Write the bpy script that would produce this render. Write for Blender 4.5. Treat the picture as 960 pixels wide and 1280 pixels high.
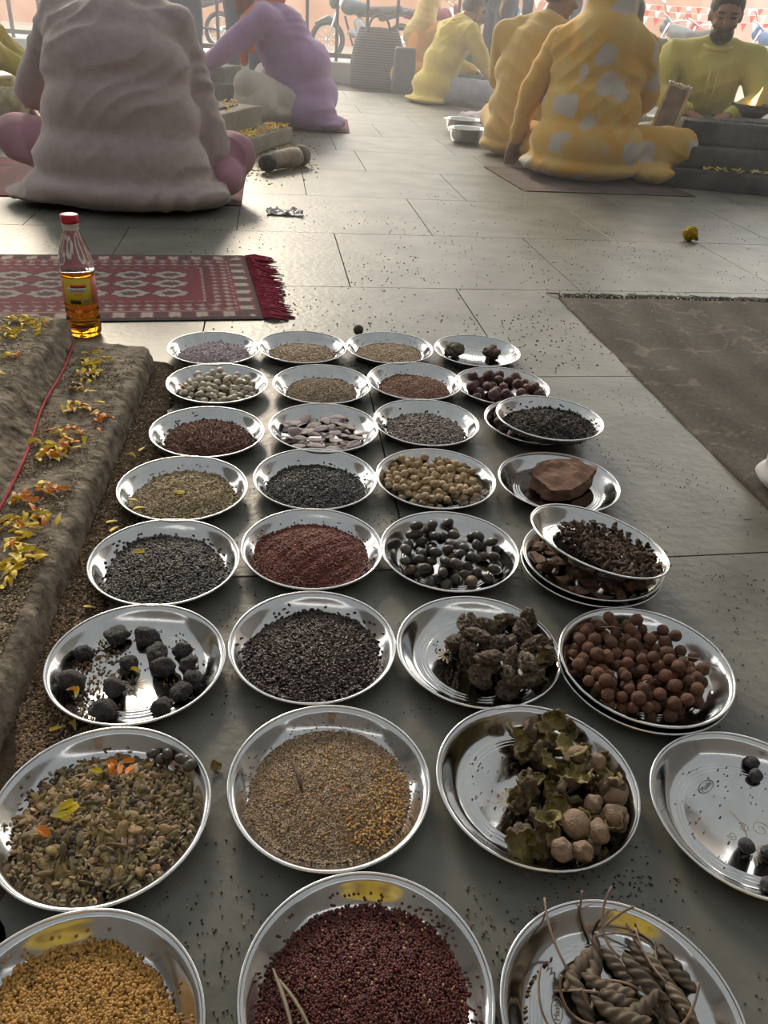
import bpy, bmesh, math, random
import numpy as np
from mathutils import Vector, Matrix, Euler, noise
for o in list(bpy.data.objects): bpy.data.objects.remove(o)
S = bpy.context.scene
COL = S.collection
PI = math.pi
rs = np.random.RandomState(11)
random.seed(5)

# ------------------------------------------------------------------ camera
F, TH, RO, CZ = 987.86, .560755, .0751261, .725      # focal length in px of a 960x1280 frame, pitch, roll, height
r0 = Vector((1, 0, 0)); u0 = Vector((0, math.sin(TH), math.cos(TH))); d0 = Vector((0, math.cos(TH), -math.sin(TH)))
r2 = r0*math.cos(RO) + u0*math.sin(RO); u2 = -r0*math.sin(RO) + u0*math.cos(RO)
cd = bpy.data.cameras.new('camera'); cam = bpy.data.objects.new('camera', cd); COL.objects.link(cam)
cd.sensor_fit = 'VERTICAL'; cd.sensor_height = 24; cd.lens = F*24/1280
m = Matrix((r2, u2, -d0)).transposed().to_4x4(); m.translation = (0, 0, CZ); cam.matrix_world = m
cd.clip_start = .02; cd.clip_end = 200
S.camera = cam
def at(px, py, z=0.0):                                 # where the ray through a photo pixel meets height z
    w = d0 + r2*((px-480)/F) + u2*((640-py)/F)
    t = (z-CZ)/w.z
    return (w.x*t, w.y*t)

# ------------------------------------------------------------------ light
W = bpy.data.worlds.new('sky'); S.world = W; W.use_nodes = True
bg = W.node_tree.nodes['Background']
bg.inputs[0].default_value = (1.0, .98, .94, 1); bg.inputs[1].default_value = 2.4
sd = bpy.data.lights.new('sun', 'SUN'); sd.energy = 3.0; sd.angle = math.radians(16); sd.color = (1, .86, .66)
sun = bpy.data.objects.new('sun', sd); COL.objects.link(sun)
sun.rotation_euler = Vector((.30, -.87, -.42)).to_track_quat('-Z', 'Y').to_euler()
vs = S.view_settings
vs.view_transform = 'Standard'; vs.look = 'None'; vs.gamma = 1; vs.use_curve_mapping = False
vs.exposure = 0.4
S.cycles.use_denoising = True
S.cycles.max_bounces = 8; S.cycles.volume_bounces = 1
S.cycles.caustics_reflective = False; S.cycles.caustics_refractive = False
S.cycles.sample_clamp_indirect = 8

# ------------------------------------------------------------------ materials
MATS = {}
UNIT = set('grey_lump brown_lump cream_bean maroon_nut pinkish_slice brown_nut cream_pod dark_oval brown_oval bark_chip dried_bud black_gall dried_peel shrivelled_pod brown_berry tan_nut black_berry marigold_bloom'.split())   # used on meshes modelled at radius 1 and scaled down
def mat(name, col, rough=.6, metal=0., col2=None, scale=20., bump=0., bscale=None, attr=False, trans=0., spec=.5, emit=None,
        estr=0., detail=4., rnd=0., stretch=None, sheen=0., ior=1.45, lo=.35, hi=.65, alpha=1.):
    if name in MATS: return MATS[name]
    if name in UNIT: scale *= .07; bscale = (bscale or 40)*.05
    M = bpy.data.materials.new(name); M.use_nodes = True; N = M.node_tree.nodes; L = M.node_tree.links
    B = N['Principled BSDF']
    B.inputs['Roughness'].default_value = rough; B.inputs['Metallic'].default_value = metal
    B.inputs['Transmission Weight'].default_value = trans; B.inputs['Specular IOR Level'].default_value = spec
    B.inputs['IOR'].default_value = ior; B.inputs['Alpha'].default_value = alpha
    B.inputs['Base Color'].default_value = (*col, 1)
    if sheen: B.inputs['Sheen Weight'].default_value = sheen
    if emit: B.inputs['Emission Color'].default_value = (*emit, 1); B.inputs['Emission Strength'].default_value = estr
    tc = N.new('ShaderNodeTexCoord'); src = tc.outputs['Object']
    if stretch:
        mp = N.new('ShaderNodeMapping'); mp.inputs['Scale'].default_value = stretch; L.new(src, mp.inputs[0]); src = mp.outputs[0]
    out = None
    if col2 is not None:
        n = N.new('ShaderNodeTexNoise'); n.inputs['Scale'].default_value = scale; n.inputs['Detail'].default_value = detail
        L.new(src, n.inputs['Vector'])
        rp = N.new('ShaderNodeValToRGB'); rp.color_ramp.elements[0].position = lo; rp.color_ramp.elements[1].position = hi
        rp.color_ramp.elements[0].color = (*col, 1); rp.color_ramp.elements[1].color = (*col2, 1)
        L.new(n.outputs['Fac'], rp.inputs[0]); out = rp.outputs[0]
    if attr:
        a = N.new('ShaderNodeAttribute'); a.attribute_name = 'Col'
        if out is None: out = a.outputs['Color']
        else:
            mx = N.new('ShaderNodeMix'); mx.data_type = 'RGBA'; mx.blend_type = 'MULTIPLY'; mx.inputs[0].default_value = 1
            L.new(out, mx.inputs[6]); L.new(a.outputs['Color'], mx.inputs[7]); out = mx.outputs[2]
    if rnd:
        oi = N.new('ShaderNodeObjectInfo'); mr = N.new('ShaderNodeMapRange')
        mr.inputs['To Min'].default_value = 1-rnd; mr.inputs['To Max'].default_value = 1+rnd; L.new(oi.outputs['Random'], mr.inputs[0])
        hs = N.new('ShaderNodeHueSaturation'); L.new(mr.outputs[0], hs.inputs['Value'])
        if out is None: hs.inputs['Color'].default_value = (*col, 1)
        else: L.new(out, hs.inputs['Color'])
        out = hs.outputs[0]
    if out is not None: L.new(out, B.inputs['Base Color'])
    if bump:
        n = N.new('ShaderNodeTexNoise'); n.inputs['Scale'].default_value = bscale or scale*3; n.inputs['Detail'].default_value = 5
        L.new(src, n.inputs['Vector']); b = N.new('ShaderNodeBump'); b.inputs['Strength'].default_value = bump
        b.inputs['Distance'].default_value = .01 if (bscale or scale*3) < 60 else .003
        if name in UNIT: b.inputs['Distance'].default_value = .16
        L.new(n.outputs['Fac'], b.inputs['Height']); L.new(b.outputs[0], B.inputs['Normal'])
    MATS[name] = M
    return M

STEEL = mat('polished_steel', (.74, .74, .73), .13, 1., col2=(.66, .66, .655), scale=30, bump=.04, bscale=25)
RIM = mat('rolled_steel', (.8, .8, .79), .17, 1.)
ETCH = mat('etched_steel', (.50, .45, .36), .42, 1.)
GRAIN = mat('grain', (1, 1, 1), .55, attr=True)
GLOSSG = mat('glossy_grain', (1, 1, 1), .3, attr=True)
CHIP = mat('dry_plant', (.95, .95, .95), .75, attr=True, col2=(1.35, 1.35, 1.35), scale=260, bump=.3, bscale=500)

# ------------------------------------------------------------------ helpers
def tag(o, label=None, cat=None, group=None, kind=None):
    if label: o['label'] = label
    if cat: o['category'] = cat
    if group: o['group'] = group
    if kind: o['kind'] = kind
    return o
def link(name, me, mt=None, parent=None, loc=None, rot=None, sc=None):
    o = bpy.data.objects.new(name, me); COL.objects.link(o)
    if mt is not None and me is not None and not me.materials: me.materials.append(mt)
    if parent: o.parent = parent
    if loc is not None: o.location = loc
    if rot is not None: o.rotation_euler = rot
    if sc is not None: o.scale = sc if hasattr(sc, '__len__') else (sc,)*3
    return o
def empty(name, loc=(0, 0, 0), rz=0):
    o = bpy.data.objects.new(name, None); COL.objects.link(o); o.location = loc; o.rotation_euler = (0, 0, rz)
    o.empty_display_size = .05
    return o
def mesh_np(name, v, f, smooth=True, col=None):
    """v (N,3), f (M,k) all of one size or a list of lists"""
    me = bpy.data.meshes.new(name)
    v = np.asarray(v, dtype=np.float32)
    if isinstance(f, np.ndarray):
        k = f.shape[1]
        me.vertices.add(len(v)); me.vertices.foreach_set('co', v.ravel())
        me.loops.add(f.size); me.loops.foreach_set('vertex_index', f.astype(np.int32).ravel())
        me.polygons.add(len(f)); me.polygons.foreach_set('loop_start', np.arange(len(f), dtype=np.int32)*k)
        me.update(calc_edges=True)
    else:
        me.from_pydata([tuple(map(float, a)) for a in v], [], [list(map(int, a)) for a in f]); me.update()
    me.validate()
    if smooth: me.polygons.foreach_set('use_smooth', np.ones(len(me.polygons), dtype=bool))
    if col is not None:
        ca = me.color_attributes.new('Col', 'FLOAT_COLOR', 'POINT')
        c = np.ones((len(v), 4), dtype=np.float32); c[:, :3] = col
        ca.data.foreach_set('color', c.ravel())
    return me
def bm_mesh(name, bm, smooth=False):
    me = bpy.data.meshes.new(name); bm.normal_update(); bm.to_mesh(me); bm.free()
    if smooth: me.polygons.foreach_set('use_smooth', np.ones(len(me.polygons), dtype=bool))
    return me
def ico(sub):
    bm = bmesh.new(); bmesh.ops.create_icosphere(bm, subdivisions=sub, radius=1)
    v = np.array([a.co[:] for a in bm.verts]); f = np.array([[x.index for x in p.verts] for p in bm.faces]); bm.free()
    return v, f
ICO1, ICO2, ICO3, ICO4 = ico(1), ico(2), ico(3), ico(4)
def add_box(bm, c, s, rot=None, bev=0):
    r = bmesh.ops.create_cube(bm, size=1)
    M = Matrix.Translation(c) @ (rot.to_matrix().to_4x4() if rot else Matrix.Identity(4)) @ Matrix.Diagonal((*s, 1))
    bmesh.ops.transform(bm, matrix=M, verts=r['verts'])
    if bev:
        e = list({x for v in r['verts'] for x in v.link_edges})
        bmesh.ops.bevel(bm, geom=e, offset=bev, segments=2, affect='EDGES', profile=.6)
def box_mesh(name, c, s, rot=None, bev=0):
    bm = bmesh.new(); add_box(bm, c, s, rot, bev); return bm_mesh(name, bm)
def tube_v(pts, rad, seg=8, cap=True):
    pts = [Vector(p) for p in pts]; n = len(pts)
    if not hasattr(rad, '__len__'): rad = [rad]*n
    V = []; Fc = []
    up = Vector((0, 0, 1))
    t0 = (pts[1]-pts[0]).normalized()
    a = t0.orthogonal().normalized()
    for i, p in enumerate(pts):
        t = (pts[min(i+1, n-1)]-pts[max(i-1, 0)]).normalized()
        a = (a - t*a.dot(t)).normalized(); b = t.cross(a)
        for k in range(seg):
            an = 2*PI*k/seg; V.append(p + (a*math.cos(an)+b*math.sin(an))*rad[i])
    for i in range(n-1):
        for k in range(seg):
            Fc.append([i*seg+k, i*seg+(k+1) % seg, (i+1)*seg+(k+1) % seg, (i+1)*seg+k])
    if cap:
        Fc.append(list(range(seg))[::-1]); Fc.append([(n-1)*seg+k for k in range(seg)])
    return V, Fc
class MB:
    def __init__(s): s.v = []; s.f = []
    def add(s, V, Fc):
        o = len(s.v); s.v += [tuple(x) for x in V]; s.f += [[i+o for i in q] for q in Fc]; return s
    def tube(s, pts, rad, seg=8, cap=True): return s.add(*tube_v(pts, rad, seg, cap))
    def box(s, c, sz, rz=0, rx=0, ry=0):
        M = Euler((rx, ry, rz)).to_matrix()
        V = [M @ Vector((x*sz[0]/2, y*sz[1]/2, z*sz[2]/2))+Vector(c) for x in (-1, 1) for y in (-1, 1) for z in (-1, 1)]
        return s.add(V, [[0, 1, 3, 2], [4, 6, 7, 5], [0, 4, 5, 1], [2, 3, 7, 6], [0, 2, 6, 4], [1, 5, 7, 3]])
    def lathe(s, prof, seg=48, c=(0, 0, 0)):
        V = []; Fc = []; n = len(prof)
        for r, z in prof:
            for k in range(seg):
                a = 2*PI*k/seg; V.append((c[0]+r*math.cos(a), c[1]+r*math.sin(a), c[2]+z))
        for i in range(n-1):
            for k in range(seg):
                Fc.append([i*seg+k, i*seg+(k+1) % seg, (i+1)*seg+(k+1) % seg, (i+1)*seg+k])
        return s.add(V, Fc)
    def mesh(s, name, smooth=True): return mesh_np(name, s.v, s.f, smooth)
def rotm(n, mode='free', tilt=.4):
    """n random rotation matrices; mode 'flat' keeps local z near world z"""
    if mode == 'free':
        q = rs.normal(size=(n, 4)); q /= np.linalg.norm(q, axis=1)[:, None]
    else:
        az = rs.uniform(0, 2*PI, n); tx = rs.normal(0, tilt, n); ty = rs.normal(0, tilt, n)
        cz, sz, cx, sx, cy, sy = np.cos(az), np.sin(az), np.cos(tx), np.sin(tx), np.cos(ty), np.sin(ty)
        z = np.zeros(n); o = np.ones(n)
        Rz = np.stack([cz, -sz, z, sz, cz, z, z, z, o], 1).reshape(-1, 3, 3)
        Rx = np.stack([o, z, z, z, cx, -sx, z, sx, cx], 1).reshape(-1, 3, 3)
        Ry = np.stack([cy, z, sy, z, o, z, -sy, z, cy], 1).reshape(-1, 3, 3)
        return Rx @ Ry @ Rz
    w, x, y, zz = q.T
    return np.stack([1-2*(y*y+zz*zz), 2*(x*y-zz*w), 2*(x*zz+y*w), 2*(x*y+zz*w), 1-2*(x*x+zz*zz), 2*(y*zz-x*w),
                     2*(x*zz-y*w), 2*(y*zz+x*w), 1-2*(x*x+y*y)], 1).reshape(-1, 3, 3)
def pal(n, cols, weights=None, var=.18):
    cols = np.array(cols); w = None if weights is None else np.array(weights)/np.sum(weights)
    c = cols[rs.choice(len(cols), n, p=w)]
    return np.clip(c*(1+rs.uniform(-var, var, (n, 1))), 0, 1)
def scatter(pos, size, cols, base=ICO1, mode='free', tilt=.4, jag=0.):
    """many small pieces as arrays (v, f, col)"""
    n = len(pos); bv, bf = base; k = len(bv)
    R = rotm(n, mode, tilt)
    V = np.repeat(bv[None], n, 0)
    if jag: V = V*(1+rs.uniform(-jag, jag, (n, k, 1)))
    V = V*size[:, None, :]
    V = np.einsum('nij,nkj->nki', R, V)+pos[:, None, :]
    Fc = (bf[None]+np.arange(n)[:, None, None]*k).reshape(-1, bf.shape[1])
    return V.reshape(-1, 3), Fc, np.repeat(cols, k, 0)
def merge(parts):
    o = 0; V = []; Fc = []; C = []
    for v, f, c in parts:
        V.append(v); Fc.append(f+o); C.append(c); o += len(v)
    return np.concatenate(V), np.concatenate(Fc), np.concatenate(C)

# ------------------------------------------------------------------ plates
PR = [(0, .0022), (.066, .0022), (.0672, .0030), (.0684, .0022), (.0704, .0022), (.0716, .0030), (.0728, .0022), (.0744, .0022),
      (.0756, .0031), (.0770, .0024), (.0795, .0024), (.0830, .0032), (.0870, .0055), (.0910, .0090), (.0950, .0132), (.0985, .0172), (.1012, .0205),
      (.1030, .0222), (.1048, .0232), (.1066, .0238)]
PX, PZ = [a for a, b in PR], [b for a, b in PR]
def floor_z(r): return np.interp(r, PX, PZ)
_mb = MB(); prof = [(max(r, .0002), z) for r, z in PR] + [(.1072, .0236)] + [(max(r, .0002), z-.0009) for r, z in reversed(PR)]
_mb.lathe(prof, 112); PLATE_ME = _mb.mesh('plate'); PLATE_ME.materials.append(STEEL)
_mb = MB(); _mb.lathe([(.1077+.0017*math.cos(a), .0240+.0017*math.sin(a)) for a in np.linspace(0, 2*PI, 11)], 112); RIM_ME = _mb.mesh('rim'); RIM_ME.materials.append(RIM)
def plate(X, Y, label, D=.218, z=0., rotM=None):
    o = link('steel_plate', PLATE_ME); s = D/.218
    M = Matrix.Translation((X, Y, z)) @ (rotM or Matrix.Identity(4)) @ Matrix.Scale(s, 4) @ Matrix.Rotation(rs.uniform(0, 6), 4, 'Z')
    o.matrix_basis = M
    tag(o, label, 'plate')
    r = link('rim', RIM_ME, parent=o)
    return o, Matrix.Translation((X, Y, z)) @ (rotM or Matrix.Identity(4)) @ Matrix.Scale(s, 4)
def apply(M, v):
    a = np.array(M); return v @ a[:3, :3].T + a[:3, 3]
def edge_fn(R, amp, seed, cx=0, cy=0, ell=1.):
    ph = rs.uniform(0, 6, 4)
    def f(th): return R*(1+amp*(.5*np.sin(2*th+ph[0])+.35*np.sin(3*th+ph[1])+.25*np.sin(5*th+ph[2])+.15*np.sin(9*th+ph[3])))
    return f
def heap(name, label, M, n, size, cols, weights=None, R=.084, H=.012, p=2.2, cx=0., cy=0., amp=.05, jag=0., base=ICO1, mode='flat', tilt=.5,
         layers=1.6, mt=None, bed=True, bedcol=None, stray=60, var=.2, svar=.15, extra=None, strayR=.08):
    """a heap of uncountable grains on a plate: one stuff object"""
    e = edge_fn(R, amp, 0)
    th = rs.uniform(0, 2*PI, n); u = np.sqrt(rs.uniform(0, 1, n)); rr = u*e(th)
    x = cx+rr*np.cos(th); y = cy+rr*np.sin(th)
    lump = lambda x, y: .0012*np.sin(x*140+1)*np.sin(y*110+2)+.0008*np.sin(x*310)*np.cos(y*270)
    def top(x, y, u): return np.maximum(floor_z(np.hypot(x, y)), .0022) + H*(1-u**p)*(1-.0)+lump(x, y)*(1-u**4)*(H/.012)**.5
    sz = np.array(size)[None]*(1+rs.uniform(-svar, svar, (n, 1)))
    z = top(x, y, u)+rs.uniform(-.5, .5, n)*min(size)*layers+min(size)*.6
    z = np.maximum(z, floor_z(np.hypot(x, y))+min(size)*.5)
    parts = [scatter(np.stack([x, y, z], 1), sz, pal(n, cols, weights, var), base, mode, tilt, jag)]
    if stray:
        th = rs.uniform(0, 2*PI, stray); rr = e(th)*(1+np.abs(rs.normal(0, .07, stray)))
        xs, ys = cx+rr*np.cos(th), cy+rr*np.sin(th); q = np.hypot(xs, ys) < .1; xs, ys = xs[q], ys[q]; k = len(xs)
        parts.append(scatter(np.stack([xs, ys, floor_z(np.hypot(xs, ys))+size[2]*.8], 1), np.array(size)[None]*np.ones((k, 1)), pal(k, cols, weights, var), base, mode, .2, jag))
    if bed:
        nr, na = 14, 56; V = []
        for i in range(nr+1):
            uu = i/nr
            for k in range(na):
                a = 2*PI*k/na; q = uu*.985*float(e(np.array(a))); X_, Y_ = cx+q*math.cos(a), cy+q*math.sin(a)
                V.append((X_, Y_, float(top(np.array(X_), np.array(Y_), np.array(uu)))-min(size)*.25 if i < nr else float(floor_z(math.hypot(X_, Y_)))))
        Fq = [[i*na+k, (i+1)*na+k, (i+1)*na+(k+1) % na, i*na+(k+1) % na] for i in range(nr) for k in range(na)]
        T = np.array([t for q in Fq for t in ((q[0], q[1], q[2]), (q[0], q[2], q[3]))])
        bc = bedcol if bedcol is not None else tuple(np.array(cols).mean(0)*.6)
        parts.append((np.array(V), T, np.tile(np.array(bc), (len(V), 1))))
    if extra: parts += extra(top)
    v, f, c = merge(parts)
    me = mesh_np(name, apply(M, v), f, True, c)
    o = link(name, me, mt or GRAIN)
    return tag(o, label, 'seeds', kind='stuff')
def sprinkle(name, label, cat, pts, size, cols, weights=None, base=ICO1, mode='flat', tilt=.3, jag=.2, svar=.3, mt=None):
    n = len(pts)
    v, f, c = scatter(np.array(pts), np.array(size)[None]*(1+rs.uniform(-svar, svar, (n, 1))), pal(n, cols, weights, .25), base, mode, tilt, jag)
    return tag(link(name, mesh_np(name, v, f, True, c), mt or GRAIN), label, cat, kind='stuff')

def drop(n, rad, inside, K=14, squash=1., seedpts=()):
    """let n rounded pieces of radius rad() settle in the plate, each in the lowest of K tried spots"""
    out = []
    for i in range(n):
        r = rad(); best = None
        for k in range(K):
            for _ in range(60):
                x, y = rs.uniform(-.1, .1, 2)
                if inside(x, y): break
            z = float(floor_z(math.hypot(x, y)))+r*squash
            for (a, b, c, q) in out:
                d2 = (a-x)**2+(b-y)**2; s = (r+q)*.97
                if d2 < s*s: z = max(z, c+math.sqrt(s*s-d2)*squash)
            if best is None or z < best[2]: best = (x, y, z, r)
        out.append(best)
    return out
def lumpy(base, seed, amp=.12, freq=2., ridge=0., rfreq=5.):
    v, f = base; V = []
    for p in v:
        P = Vector(p); n = noise.noise(P*freq+Vector((seed*7.3, 1.7, 3.1)))
        k = 1+amp*n*2
        if ridge: k -= ridge*abs(noise.noise(P*rfreq+Vector((seed*3.1, 9, 2))))*2
        V.append(tuple(P*k))
    return np.array(V), f
def put(M, name, me, loc, rot, sc, label, cat, group=None):
    o = link(name, me)
    R = rot.to_matrix().to_4x4() if not isinstance(rot, Matrix) else rot
    o.matrix_basis = M @ Matrix.Translation(loc) @ R @ Matrix.Diagonal((*sc, 1) if hasattr(sc, '__len__') else (sc, sc, sc, 1))
    return tag(o, label, cat, group)
def reul(): return Euler(tuple(rs.uniform(0, 2*PI, 3)))
def feul(t=.3): return Euler((rs.normal(0, t), rs.normal(0, t), rs.uniform(0, 2*PI)))

# ================================================================== setting
M_STONE = mat('grey_stone', (.125, .125, .105), .40, col2=(.235, .228, .195), scale=5.5, detail=12, bump=.16, bscale=48, rnd=.10, lo=.3, hi=.72)
M_BED = mat('joint_grit', (.05, .048, .042), .9)
M_CEIL = mat('ceiling_sheet', (.42, .44, .46), .7, col2=(.36, .38, .40), scale=1.5)
fl = link('floor', box_mesh('floor', (0, 4.0, -.035), (16, 16, .05)), M_BED); tag(fl, kind='structure')
# slabs: rows run along V, cross joints along U, as the joints lie in the photo
ROWY = {1: 3.93, 0: 3.2, -1: 2.487, -2: 1.757, -3: .985, -4: .25}
def rowp(i, s): return (-.104-.1156*i+s, ROWY.get(i, 3.2+.73*i)+.205*(s-.1156*i-.104))      # i = 0 is the joint at Y ~ 3.2
def slab(c):
    g = .0016
    cx = sum(p[0] for p in c)/4; cy = sum(p[1] for p in c)/4
    b = .004; V = []
    for lev, ins in ((-.012, g), (-.0006, g), (0, g+.0004)):
        for x, y in c:
            dx, dy = cx-x, cy-y; V.append((x+ins*(1 if dx > 0 else -1), y+ins*(1 if dy > 0 else -1), lev))
    Fc = [[8, 9, 10, 11]]
    for l in (0, 4):
        for k in range(4): Fc.append([l+k, l+(k+1) % 4, l+4+(k+1) % 4, l+4+k])
    return mesh_np('slab', V, Fc, False)
offs = {0: .576, -1: .164, -2: .552, -3: .662, 1: .214, 2: .5, 3: .1}
for i in range(-6, 10):
    L = .745; o = offs.get(i, (.37*i) % .745)
    if i == -3: L, o = 1.6, -.828
    for k in range(-8, 9):
        s0 = o+k*L; s1 = s0+L
        c = [rowp(i-1, s0), rowp(i-1, s1), rowp(i, s1), rowp(i, s0)]
        mx = sum(p[0] for p in c)/4; my = sum(p[1] for p in c)/4
        if not (-5 < mx < 5.5 and -.9 < my < 9.9): continue
        if abs(mx) > my*.75+1.6: continue
        link('slab', slab(c), M_STONE, fl)
# roof over the hall, its posts, the low plinth and the rear wall behind the photographer
_t = M_CEIL.node_tree; _tl = _t.nodes.new('ShaderNodeBsdfTranslucent'); _tl.inputs[0].default_value = (.72, .80, .88, 1); _m = _t.nodes.new('ShaderNodeMixShader'); _m.inputs[0].default_value = .11
_t.links.new(_t.nodes['Principled BSDF'].outputs[0], _m.inputs[1]); _t.links.new(_tl.outputs[0], _m.inputs[2]); _t.links.new(_m.outputs[0], _t.nodes['Material Output'].inputs['Surface'])
_v = [(-7.5+15*i/60, y_, 5.0+.018*(i % 2)) for i in range(61) for y_ in (-3.6, 10.8)]
ce = link('ceiling', mesh_np('ceiling', _v, [[2*i, 2*i+1, 2*i+3, 2*i+2] for i in range(60)], False), M_CEIL); tag(ce, kind='structure')
M_CONC = mat('painted_concrete', (.44, .41, .38), .8, col2=(.36, .34, .32), scale=4, bump=.1, bscale=30)
for nm_, x_, y0_, y1_ in (('wall_right_added', 7.4, -3.8, 9.5), ('wall_left_added', -7.4, -3.8, 4.5)):  # unseen side walls, added to block side light so most comes from ahead
    o = link(nm_, box_mesh(nm_, (x_, (y0_+y1_)/2, 2.45), (.2, y1_-y0_, 4.95)), M_CONC); tag(o, kind='structure')
wb = link('wall_back', box_mesh('wall_back', (0, -3.8, 2.45), (15, .2, 4.95)), M_CONC); tag(wb, kind='structure')
for n_, x_ in (('trim_1', -7.2), ('trim_2', 7.2)):
    for y_ in (-3, 1.5, 6, 10.4):
        o = link('pillar', box_mesh('pillar', (x_, y_, 2.45), (.4, .4, 4.95)), M_CONC); tag(o, kind='structure')
M_GROUND = mat('street_ground', (.30, .25, .20), .9, col2=(.38, .33, .27), scale=1.2)
gr = link('floor_street', box_mesh('floor_street', (0, 32, -.07), (70, 40, .06)), M_GROUND); tag(gr, kind='structure')
pl = link('trim_3', box_mesh('plinth', (-3.0, 11.2, .10), (9.4, 1.0, .22), bev=.01), mat('pale_plinth', (.34, .33, .31), .7, col2=(.28, .28, .26), scale=5)); tag(pl, kind='structure')
M_PEACH = mat('peach_wall', (.42, .22, .14), .85, col2=(.52, .33, .23), scale=1.3, lo=.3, hi=.7)
wf = link('wall_street', box_mesh('wall_street', (-4, 24, 1.9), (22, .25, 4)), M_PEACH); tag(wf, kind='structure')
wf = link('wall_far', box_mesh('wall_far', (19, 33, 2.2), (34, .25, 4.4)), mat('pale_wall', (.55, .47, .42), .85, col2=(.5, .34, .27), scale=.9)); tag(wf, kind='structure')

# railing of upright bars along the plinth
M_IRON = mat('dark_iron', (.045, .04, .042), .5, .3)
M_BLUE = mat('blue_paint', (.03, .07, .17), .45, col2=(.05, .1, .22), scale=9)
rl = empty('railing', (0, 10.95, 0)); tag(rl, 'dark iron railing with upright bars on the pale plinth behind the sitters', 'railing')
link('bottom_rail', box_mesh('bottom_rail', (-2.4, 0, .27), (7.4, .05, .05)), M_IRON, rl)
link('top_rail', box_mesh('top_rail', (-2.4, 0, 1.35), (7.4, .05, .05)), M_IRON, rl)
mb = MB().box((0, 0, .78), (.035, .035, 1.2)); BAR = mb.mesh('bar', False)
for k in range(18): link('bar', BAR, M_IRON, rl, loc=(-5.6+.355*k, 0, 0))
for k, (x_, lb) in enumerate(((.98, 'dark blue steel post left of the yellow-shirted man'), (1.14, 'second blue steel post behind the yellow-shirted man'), (1.66, 'blue steel post between the yellow man and the sari woman'))):
    p = empty('steel_post', (x_, 10.2, 0)); tag(p, lb, 'post')
    bm = bmesh.new(); add_box(bm, (0, 0, 1.3), (.11, .11, 2.6), bev=.008); link('shaft', bm_mesh('shaft', bm), M_BLUE, p)
    link('foot_plate', box_mesh('foot_plate', (0, 0, .006), (.2, .2, .012)), M_IRON, p)

# ================================================================== plates and what lies on them
PP = {'11': (-.4368, 1.7984), '12': (-.2299, 1.8497), '13': (-.0168, 1.8899), '14': (.2038, 1.9157), '21': (-.3835, 1.5949), '22': (-.1583, 1.6319),
      '23': (.0474, 1.6892), '31': (-.3519, 1.3626), '32': (-.132, 1.4181), '33': (.0728, 1.4777), '41': (-.3445, 1.1485), '42': (-.1259, 1.2136),
      '43': (.0888, 1.2476), '51': (-.318, .9391), '52': (-.1062, 1.0012), '53': (.1071, 1.0219), '61': (-.2945, .7265),
      '62': (-.08, .7811), '63': (.1386, .796), '71': (-.2638, .509), '72': (-.0365, .5654), '74': (.4221, .5694), '81': (-.2204, .2971), '82': (.016, .3527)}
def P_(k, label, **kw):
    X, Y = PP[k]; return plate(X, Y, label, **kw)[1]
def disc(R, cx=0., cy=0., c=None):
    def f(x, y):
        if math.hypot(x, y) > .1: return False
        return math.hypot(x-cx, y-cy) < R and (c is None or c(x, y))
    return f

# --- far row
M = P_('11', 'steel plate of dried lavender-grey flower bits, leftmost of the far row')
heap('dried_flowers', 'heap of dried lavender-grey flower bits on the far left plate', M, 3800, (.0032, .0019, .0009), [(.42, .36, .40), (.60, .54, .56), (.25, .20, .23), (.5, .40, .42)], R=.082, H=.012, jag=.35, mt=CHIP)
M = P_('12', 'steel plate of tan seeds, second from left in the far row')
heap('tan_seeds', 'flat heap of pale tan seeds on the second plate of the far row', M, 4200, (.0021, .0016, .0010), [(.42, .31, .19), (.55, .43, .28), (.30, .20, .12)], R=.078, H=.009, amp=.09, mt=GLOSSG)
M = P_('13', 'steel plate of beige seeds, third from left in the far row')
heap('beige_seeds', 'flat heap of beige seeds on the third plate of the far row', M, 4600, (.0020, .0015, .0010), [(.48, .37, .24), (.58, .47, .33), (.36, .25, .16)], R=.083, H=.009)
M = P_('14', 'nearly empty steel plate with two resin lumps, far right corner of the spread')
LUMP = [bm for bm in range(2)]
M_GREYL = mat('grey_lump', (.16, .15, .11), .85, col2=(.42, .39, .30), scale=60, bump=.6, bscale=160)
M_BRL = mat('brown_lump', (.10, .065, .05), .8, col2=(.25, .17, .13), scale=50, bump=.6, bscale=160)
v, f = lumpy(ICO4, 3, .22, 1.8, .12, 6); me = mesh_np('lump', v, f); me.materials.append(M_GREYL)
put(M, 'resin_lump', me, (-.058, -.002, .021), Euler((.2, .1, .5)), (.026, .021, .019), 'crusty grey-green lump at the left of the far right plate', 'lump')
v, f = lumpy(ICO4, 8, .26, 1.6, .12, 5); me = mesh_np('lump', v, f); me.materials.append(M_BRL)
put(M, 'resin_lump', me, (.038, .0, .020), Euler((0, .1, 1.)), (.029, .019, .018), 'dark brown rough lump at the right of the far right plate', 'lump')
sprinkle('seed_crumbs', 'few dark crumbs lying on the plate with two lumps', 'crumbs', [tuple(apply(M, np.array([[.06*math.cos(a)*u, .06*math.sin(a)*u, .0032]]))[0]) for a, u in zip(rs.uniform(0, 6, 40), rs.uniform(.1, 1, 40))], (.0012, .001, .0008), [(.1, .07, .05)])

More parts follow.
